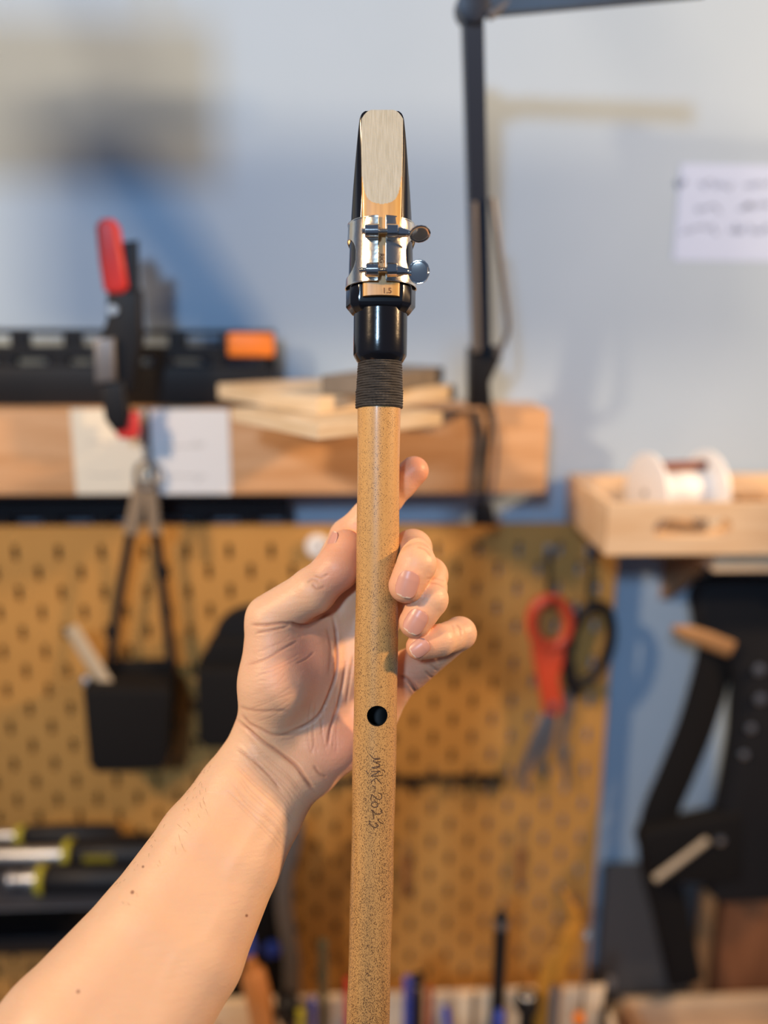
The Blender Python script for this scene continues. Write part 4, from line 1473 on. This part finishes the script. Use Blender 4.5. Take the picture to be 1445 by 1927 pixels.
for k in range(9):                       # fine lines towards the heel of the hand
    x_ = 600 + rw.uniform(-30, 50)
    CREASES.append(([(x_, 1330 + rw.uniform(-30, 30)), (x_ - 6, 1375), (x_ - 4 + rw.uniform(-8, 8), 1420)], rw.uniform(0.08, 0.2), 0.4))
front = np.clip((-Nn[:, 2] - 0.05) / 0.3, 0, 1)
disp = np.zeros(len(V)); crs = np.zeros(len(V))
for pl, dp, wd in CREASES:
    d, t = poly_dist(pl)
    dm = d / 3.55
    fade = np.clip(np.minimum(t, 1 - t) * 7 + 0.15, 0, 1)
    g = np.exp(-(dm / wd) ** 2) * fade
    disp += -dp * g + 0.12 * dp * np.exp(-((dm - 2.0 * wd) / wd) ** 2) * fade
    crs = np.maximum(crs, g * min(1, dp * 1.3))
# tendons at the wrist and a vein
for pl, hh, wd in (([(520, 1480), (490, 1540), (455, 1600), (420, 1660)], 0.6, 3.4), ([(548, 1500), (520, 1560), (490, 1610)], 0.45, 3.0),
                   ([(420, 1700), (390, 1760), (330, 1800), (290, 1900)], 0.22, 2.6)):
    d, t = poly_dist(pl)
    disp += hh * np.exp(-(d / 3.6 / wd) ** 2) * np.clip(np.minimum(t, 1 - t) * 5, 0, 1)
V = V + Nn * (disp * front)[:, None]


def blob(px, py, dz, s, rad=None):
    p = hc(px, py, dz)
    return np.exp(-((V - p) ** 2).sum(1) / s ** 2)


red = np.zeros(len(V))
for k in ('index', 'middle', 'ring', 'pinky', 'thumb'):
    ch = FING[k]
    red = np.maximum(red, np.exp(-((V - ch[-1][0]) ** 2).sum(1) / 13.0 ** 2) * (1.15 if k in ('index', 'thumb') else 0.8))  # fingertip redness; the index tip's also paints light shining through it
    red = np.maximum(red, 0.35 * np.exp(-((V - ch[1][0]) ** 2).sum(1) / 10.0 ** 2))
palm = np.maximum.reduce([blob(560, 1240, 10, 22), 0.9 * blob(640, 1400, 18, 22), 0.7 * blob(780, 1280, 22, 18), blob(640, 1090, 6, 14)])
red = np.clip(red, 0, 1.2); palm = np.clip(palm, 0, 1)

# where the short hairs of the forearm grow
hm = np.where((Nn[:, 2] < -0.02) & (U > 215) & (U < 400) & (Wy > 1440) & (Wy < 1700) & (U * 1.15 + Wy < 1985))[0]
hr = random.Random(11)
HAIR = []
if len(hm):
    for k in range(55):
        i_ = hm[hr.randrange(len(hm))]
        HAIR.append((V[i_].copy(), Nn[i_].copy()))
V -= HO
HM = Matrix(((RT.x, -UP.x, fwd.x), (RT.y, -UP.y, fwd.y), (RT.z, -UP.z, fwd.z)))      # X right, Y down, Z away
me = bpy.data.meshes.new('person')
me.from_pydata((V / 1000.0).tolist(), [], Q.tolist())
me.update()
at = me.attributes.new('redness', 'FLOAT', 'POINT'); at.data.foreach_set('value', red.astype(np.float32))
at = me.attributes.new('palm', 'FLOAT', 'POINT'); at.data.foreach_set('value', palm.astype(np.float32))
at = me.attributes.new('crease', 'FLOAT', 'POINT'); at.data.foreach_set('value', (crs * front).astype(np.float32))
me.shade_smooth()


def skin_mat():
    m = bpy.data.materials.new('skin')
    n, l, b = nt(m)
    tc = n.new('ShaderNodeTexCoord')

    def attr(nm):
        a = n.new('ShaderNodeAttribute'); a.attribute_name = nm
        return a.outputs['Fac']

    def mix(fac, c1, c2, k=1.0):
        mx = n.new('ShaderNodeMix'); mx.data_type = 'RGBA'
        if k != 1.0:
            mm = n.new('ShaderNodeMath'); mm.operation = 'MULTIPLY'; mm.inputs[1].default_value = k
            l.new(fac, mm.inputs[0]); fac = mm.outputs[0]
        l.new(fac, mx.inputs[0])
        for s, c in ((6, c1), (7, c2)):
            if isinstance(c, tuple): mx.inputs[s].default_value = (*c, 1)
            else: l.new(c, mx.inputs[s])
        return mx.outputs[2]
    t = n.new('ShaderNodeTexNoise'); t.inputs['Scale'].default_value = 55; t.inputs['Detail'].default_value = 4
    l.new(tc.outputs['Object'], t.inputs['Vector'])
    c = mix(t.outputs['Fac'], (0.82, 0.52, 0.31), (0.77, 0.45, 0.265))
    c = mix(attr('palm'), c, (0.62, 0.245, 0.17), 0.8)
    c = mix(attr('redness'), c, (0.74, 0.22, 0.10), 0.68)
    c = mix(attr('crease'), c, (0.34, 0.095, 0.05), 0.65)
    # three small moles on the forearm
    for px, py, dz, s in ((249, 1679, -60, 0.9), (269, 1631, -52, 0.6), (464, 1723, -40, 0.7), (147, 1866, -85, 0.8)):
        # shaft of small radius through the skin towards the arm's core
        p = (hc(px, py, dz) - HO) / 1000.0
        q = hc(px, py, 0); dv = Vector((q / np.linalg.norm(q)).tolist())
        sb = n.new('ShaderNodeVectorMath'); sb.operation = 'SUBTRACT'; sb.inputs[1].default_value = p.tolist()
        l.new(tc.outputs['Object'], sb.inputs[0])
        cr = n.new('ShaderNodeVectorMath'); cr.operation = 'CROSS_PRODUCT'; cr.inputs[1].default_value = dv
        l.new(sb.outputs[0], cr.inputs[0])
        ln = n.new('ShaderNodeVectorMath'); ln.operation = 'LENGTH'; l.new(cr.outputs[0], ln.inputs[0])
        mr = n.new('ShaderNodeMapRange'); mr.inputs[1].default_value = s * 0.0013; mr.inputs[2].default_value = s * 0.0006
        l.new(ln.outputs['Value'], mr.inputs[0])
        c = mix(mr.outputs[0], c, (0.22, 0.07, 0.03), 0.8)
    l.new(c, b.inputs['Base Color'])
    b.inputs['Roughness'].default_value = 0.46
    b.inputs['Specular IOR Level'].default_value = 0.42
    b.inputs['Subsurface Weight'].default_value = 0.30
    b.inputs['Subsurface Radius'].default_value = (1.0, 0.28, 0.13)
    b.inputs['Subsurface Scale'].default_value = 0.0035
    # fine skin relief
    v = n.new('ShaderNodeTexVoronoi'); v.inputs['Scale'].default_value = 1300
    mp = n.new('ShaderNodeMapping'); mp.inputs['Rotation'].default_value = (0, 0, R(40)); mp.inputs['Scale'].default_value = (1, 0.45, 1)
    l.new(tc.outputs['Object'], mp.inputs[0]); l.new(mp.outputs[0], v.inputs['Vector'])
    t2 = n.new('ShaderNodeTexNoise'); t2.inputs['Scale'].default_value = 330; t2.inputs['Detail'].default_value = 4
    mp2 = n.new('ShaderNodeMapping'); mp2.inputs['Rotation'].default_value = (0, 0, R(-38)); mp2.inputs['Scale'].default_value = (0.25, 1.6, 1)
    l.new(tc.outputs['Object'], mp2.inputs[0]); l.new(mp2.outputs[0], t2.inputs['Vector'])
    ad = n.new('ShaderNodeMath'); ad.operation = 'MULTIPLY_ADD'; ad.inputs[1].default_value = 0.22
    l.new(v.outputs['Distance'], ad.inputs[0]); l.new(t2.outputs['Fac'], ad.inputs[2])
    bp = n.new('ShaderNodeBump'); bp.inputs['Strength'].default_value = 0.55; bp.inputs['Distance'].default_value = 0.0004
    l.new(ad.outputs[0], bp.inputs['Height']); l.new(bp.outputs[0], b.inputs['Normal'])
    return m


M['skin'] = skin_mat()
M['nail'] = mat('fingernail', (0.66, 0.31, 0.22), 0.33, spec=0.4)
M['nailtip'] = mat('fingernail_edge', (0.82, 0.58, 0.40), 0.35)
me.materials.append(M['skin'])
person = bpy.data.objects.new('person', me)
COL.objects.link(person)
person.matrix_world = Matrix.Translation(CAM + HM @ Vector((HO / 1000.0).tolist())) @ HM.to_4x4()
tag(person, 'person reaching in from the lower left, bare forearm and left hand gripping the instrument', 'person')


def nail(ch, L, Wd, nrm, off=0.0, rk=1.0, axis=None):
    a, b = Vector(ch[-2][0].tolist()), Vector(ch[-1][0].tolist())
    r = ch[-1][1] * rk
    ax = Vector(axis).normalized() if axis else (b - a).normalized()
    N = Vector(nrm); N = (N - ax * N.dot(ax)).normalized()
    sd = ax.cross(N)
    c = b + ax * off
    bmx = bmesh.new()
    nu, nv = 26, 20
    g = []
    Rn = r * 0.93
    for top in (1, 0):
        rows = []
        for i in range(nu + 1):
            u = -1 + 2 * i / nu
            w = max(0.0, 1 - abs(u) ** (3.2 if u > 0 else 2.6)) ** (1 / 2.4)
            row = []
            for j in range(nv + 1):
                v = (-1 + 2 * j / nv) * w
                ang = v * Wd / 2 / Rn
                drop = 0.45 * max(0, u) ** 2 + 0.7 * max(0, -u - 0.4) ** 1
                rad = (Rn + (0.0 if top else -0.5))
                p = c + ax * (u * L / 2) + (N * math.cos(ang) + sd * math.sin(ang)) * rad + N * (r - Rn + 0.42 - drop)
                row.append(bmx.verts.new((p - Vector(HO.tolist())) / 1000.0))
            rows.append(row)
        g.append(rows)
    for t_, rows in enumerate(g):
        for i in range(nu):
            for j in range(nv):
                f = bmx.faces.new((rows[i][j], rows[i + 1][j], rows[i + 1][j + 1], rows[i][j + 1]))
                u = -1 + 2 * (i + .5) / nu
                v = -1 + 2 * (j + .5) / nv
                f.material_index = 1 if u > 0.90 - 0.06 * abs(v) else 0
    A, B = g
    for i in range(nu):
        for j in (0, nv):
            bmx.faces.new((A[i][j], A[i + 1][j], B[i + 1][j], B[i][j]))
    for j in range(nv):
        for i in (0, nu):
            bmx.faces.new((A[i][j], A[i][j + 1], B[i][j + 1], B[i][j]))
    bmesh.ops.remove_doubles(bmx, verts=bmx.verts, dist=1e-6)
    bmesh.ops.recalc_face_normals(bmx, faces=bmx.faces)
    m_ = bpy.data.meshes.new('fingernail')
    bmx.to_mesh(m_); bmx.free()
    m_.materials.append(M['nail']); m_.materials.append(M['nailtip'])
    m_.shade_smooth()
    o = bpy.data.objects.new('fingernail', m_)
    COL.objects.link(o); o.parent = person


nail(FING['middle'], 14.0, 12.4, (0.05, -0.1, -1), -1.6, 1.0, (-0.30, 0.92, 0.02))
nail(FING['ring'], 13.2, 12.0, (0.0, -0.15, -1), -1.2, 1.0, (-0.50, 0.84, 0.02))
nail(FING['pinky'], 10.4, 9.6, (0.0, -0.05, -1), -0.2, 1.0, (-0.80, 0.58, 0.0))
nail(FING['thumb'], 13.5, 13.0, (-0.90, -0.45, -0.32), -1.0)

mb = MB()
for p_, n_ in HAIR:
    dr = np.array([0.45 + hr.uniform(-.15, .2), 0.75 + hr.uniform(-.25, .2), -0.05]); dr = dr - n_ * (dr @ n_)
    L_ = hr.uniform(3.5, 8.0)
    b_ = np.array([dr[1], -dr[0], 0]) * L_ * hr.uniform(-.12, .12)
    q_ = [p_ - HO + n_ * 0.02, p_ - HO + dr * L_ * .35 + n_ * 0.35 + b_, p_ - HO + dr * L_ * .7 + n_ * 0.55 + b_, p_ - HO + dr * L_ + n_ * 0.6]
    mb.tube([Vector((q / 1000.0).tolist()) for q in q_], [0.00004, 0.00004, 0.000035, 0.00002], 4)
hb = mb.build('arm_hair', mat('arm_hair', (0.16, 0.07, 0.03), 0.6), person, local=True)
hb['kind'] = 'stuff'
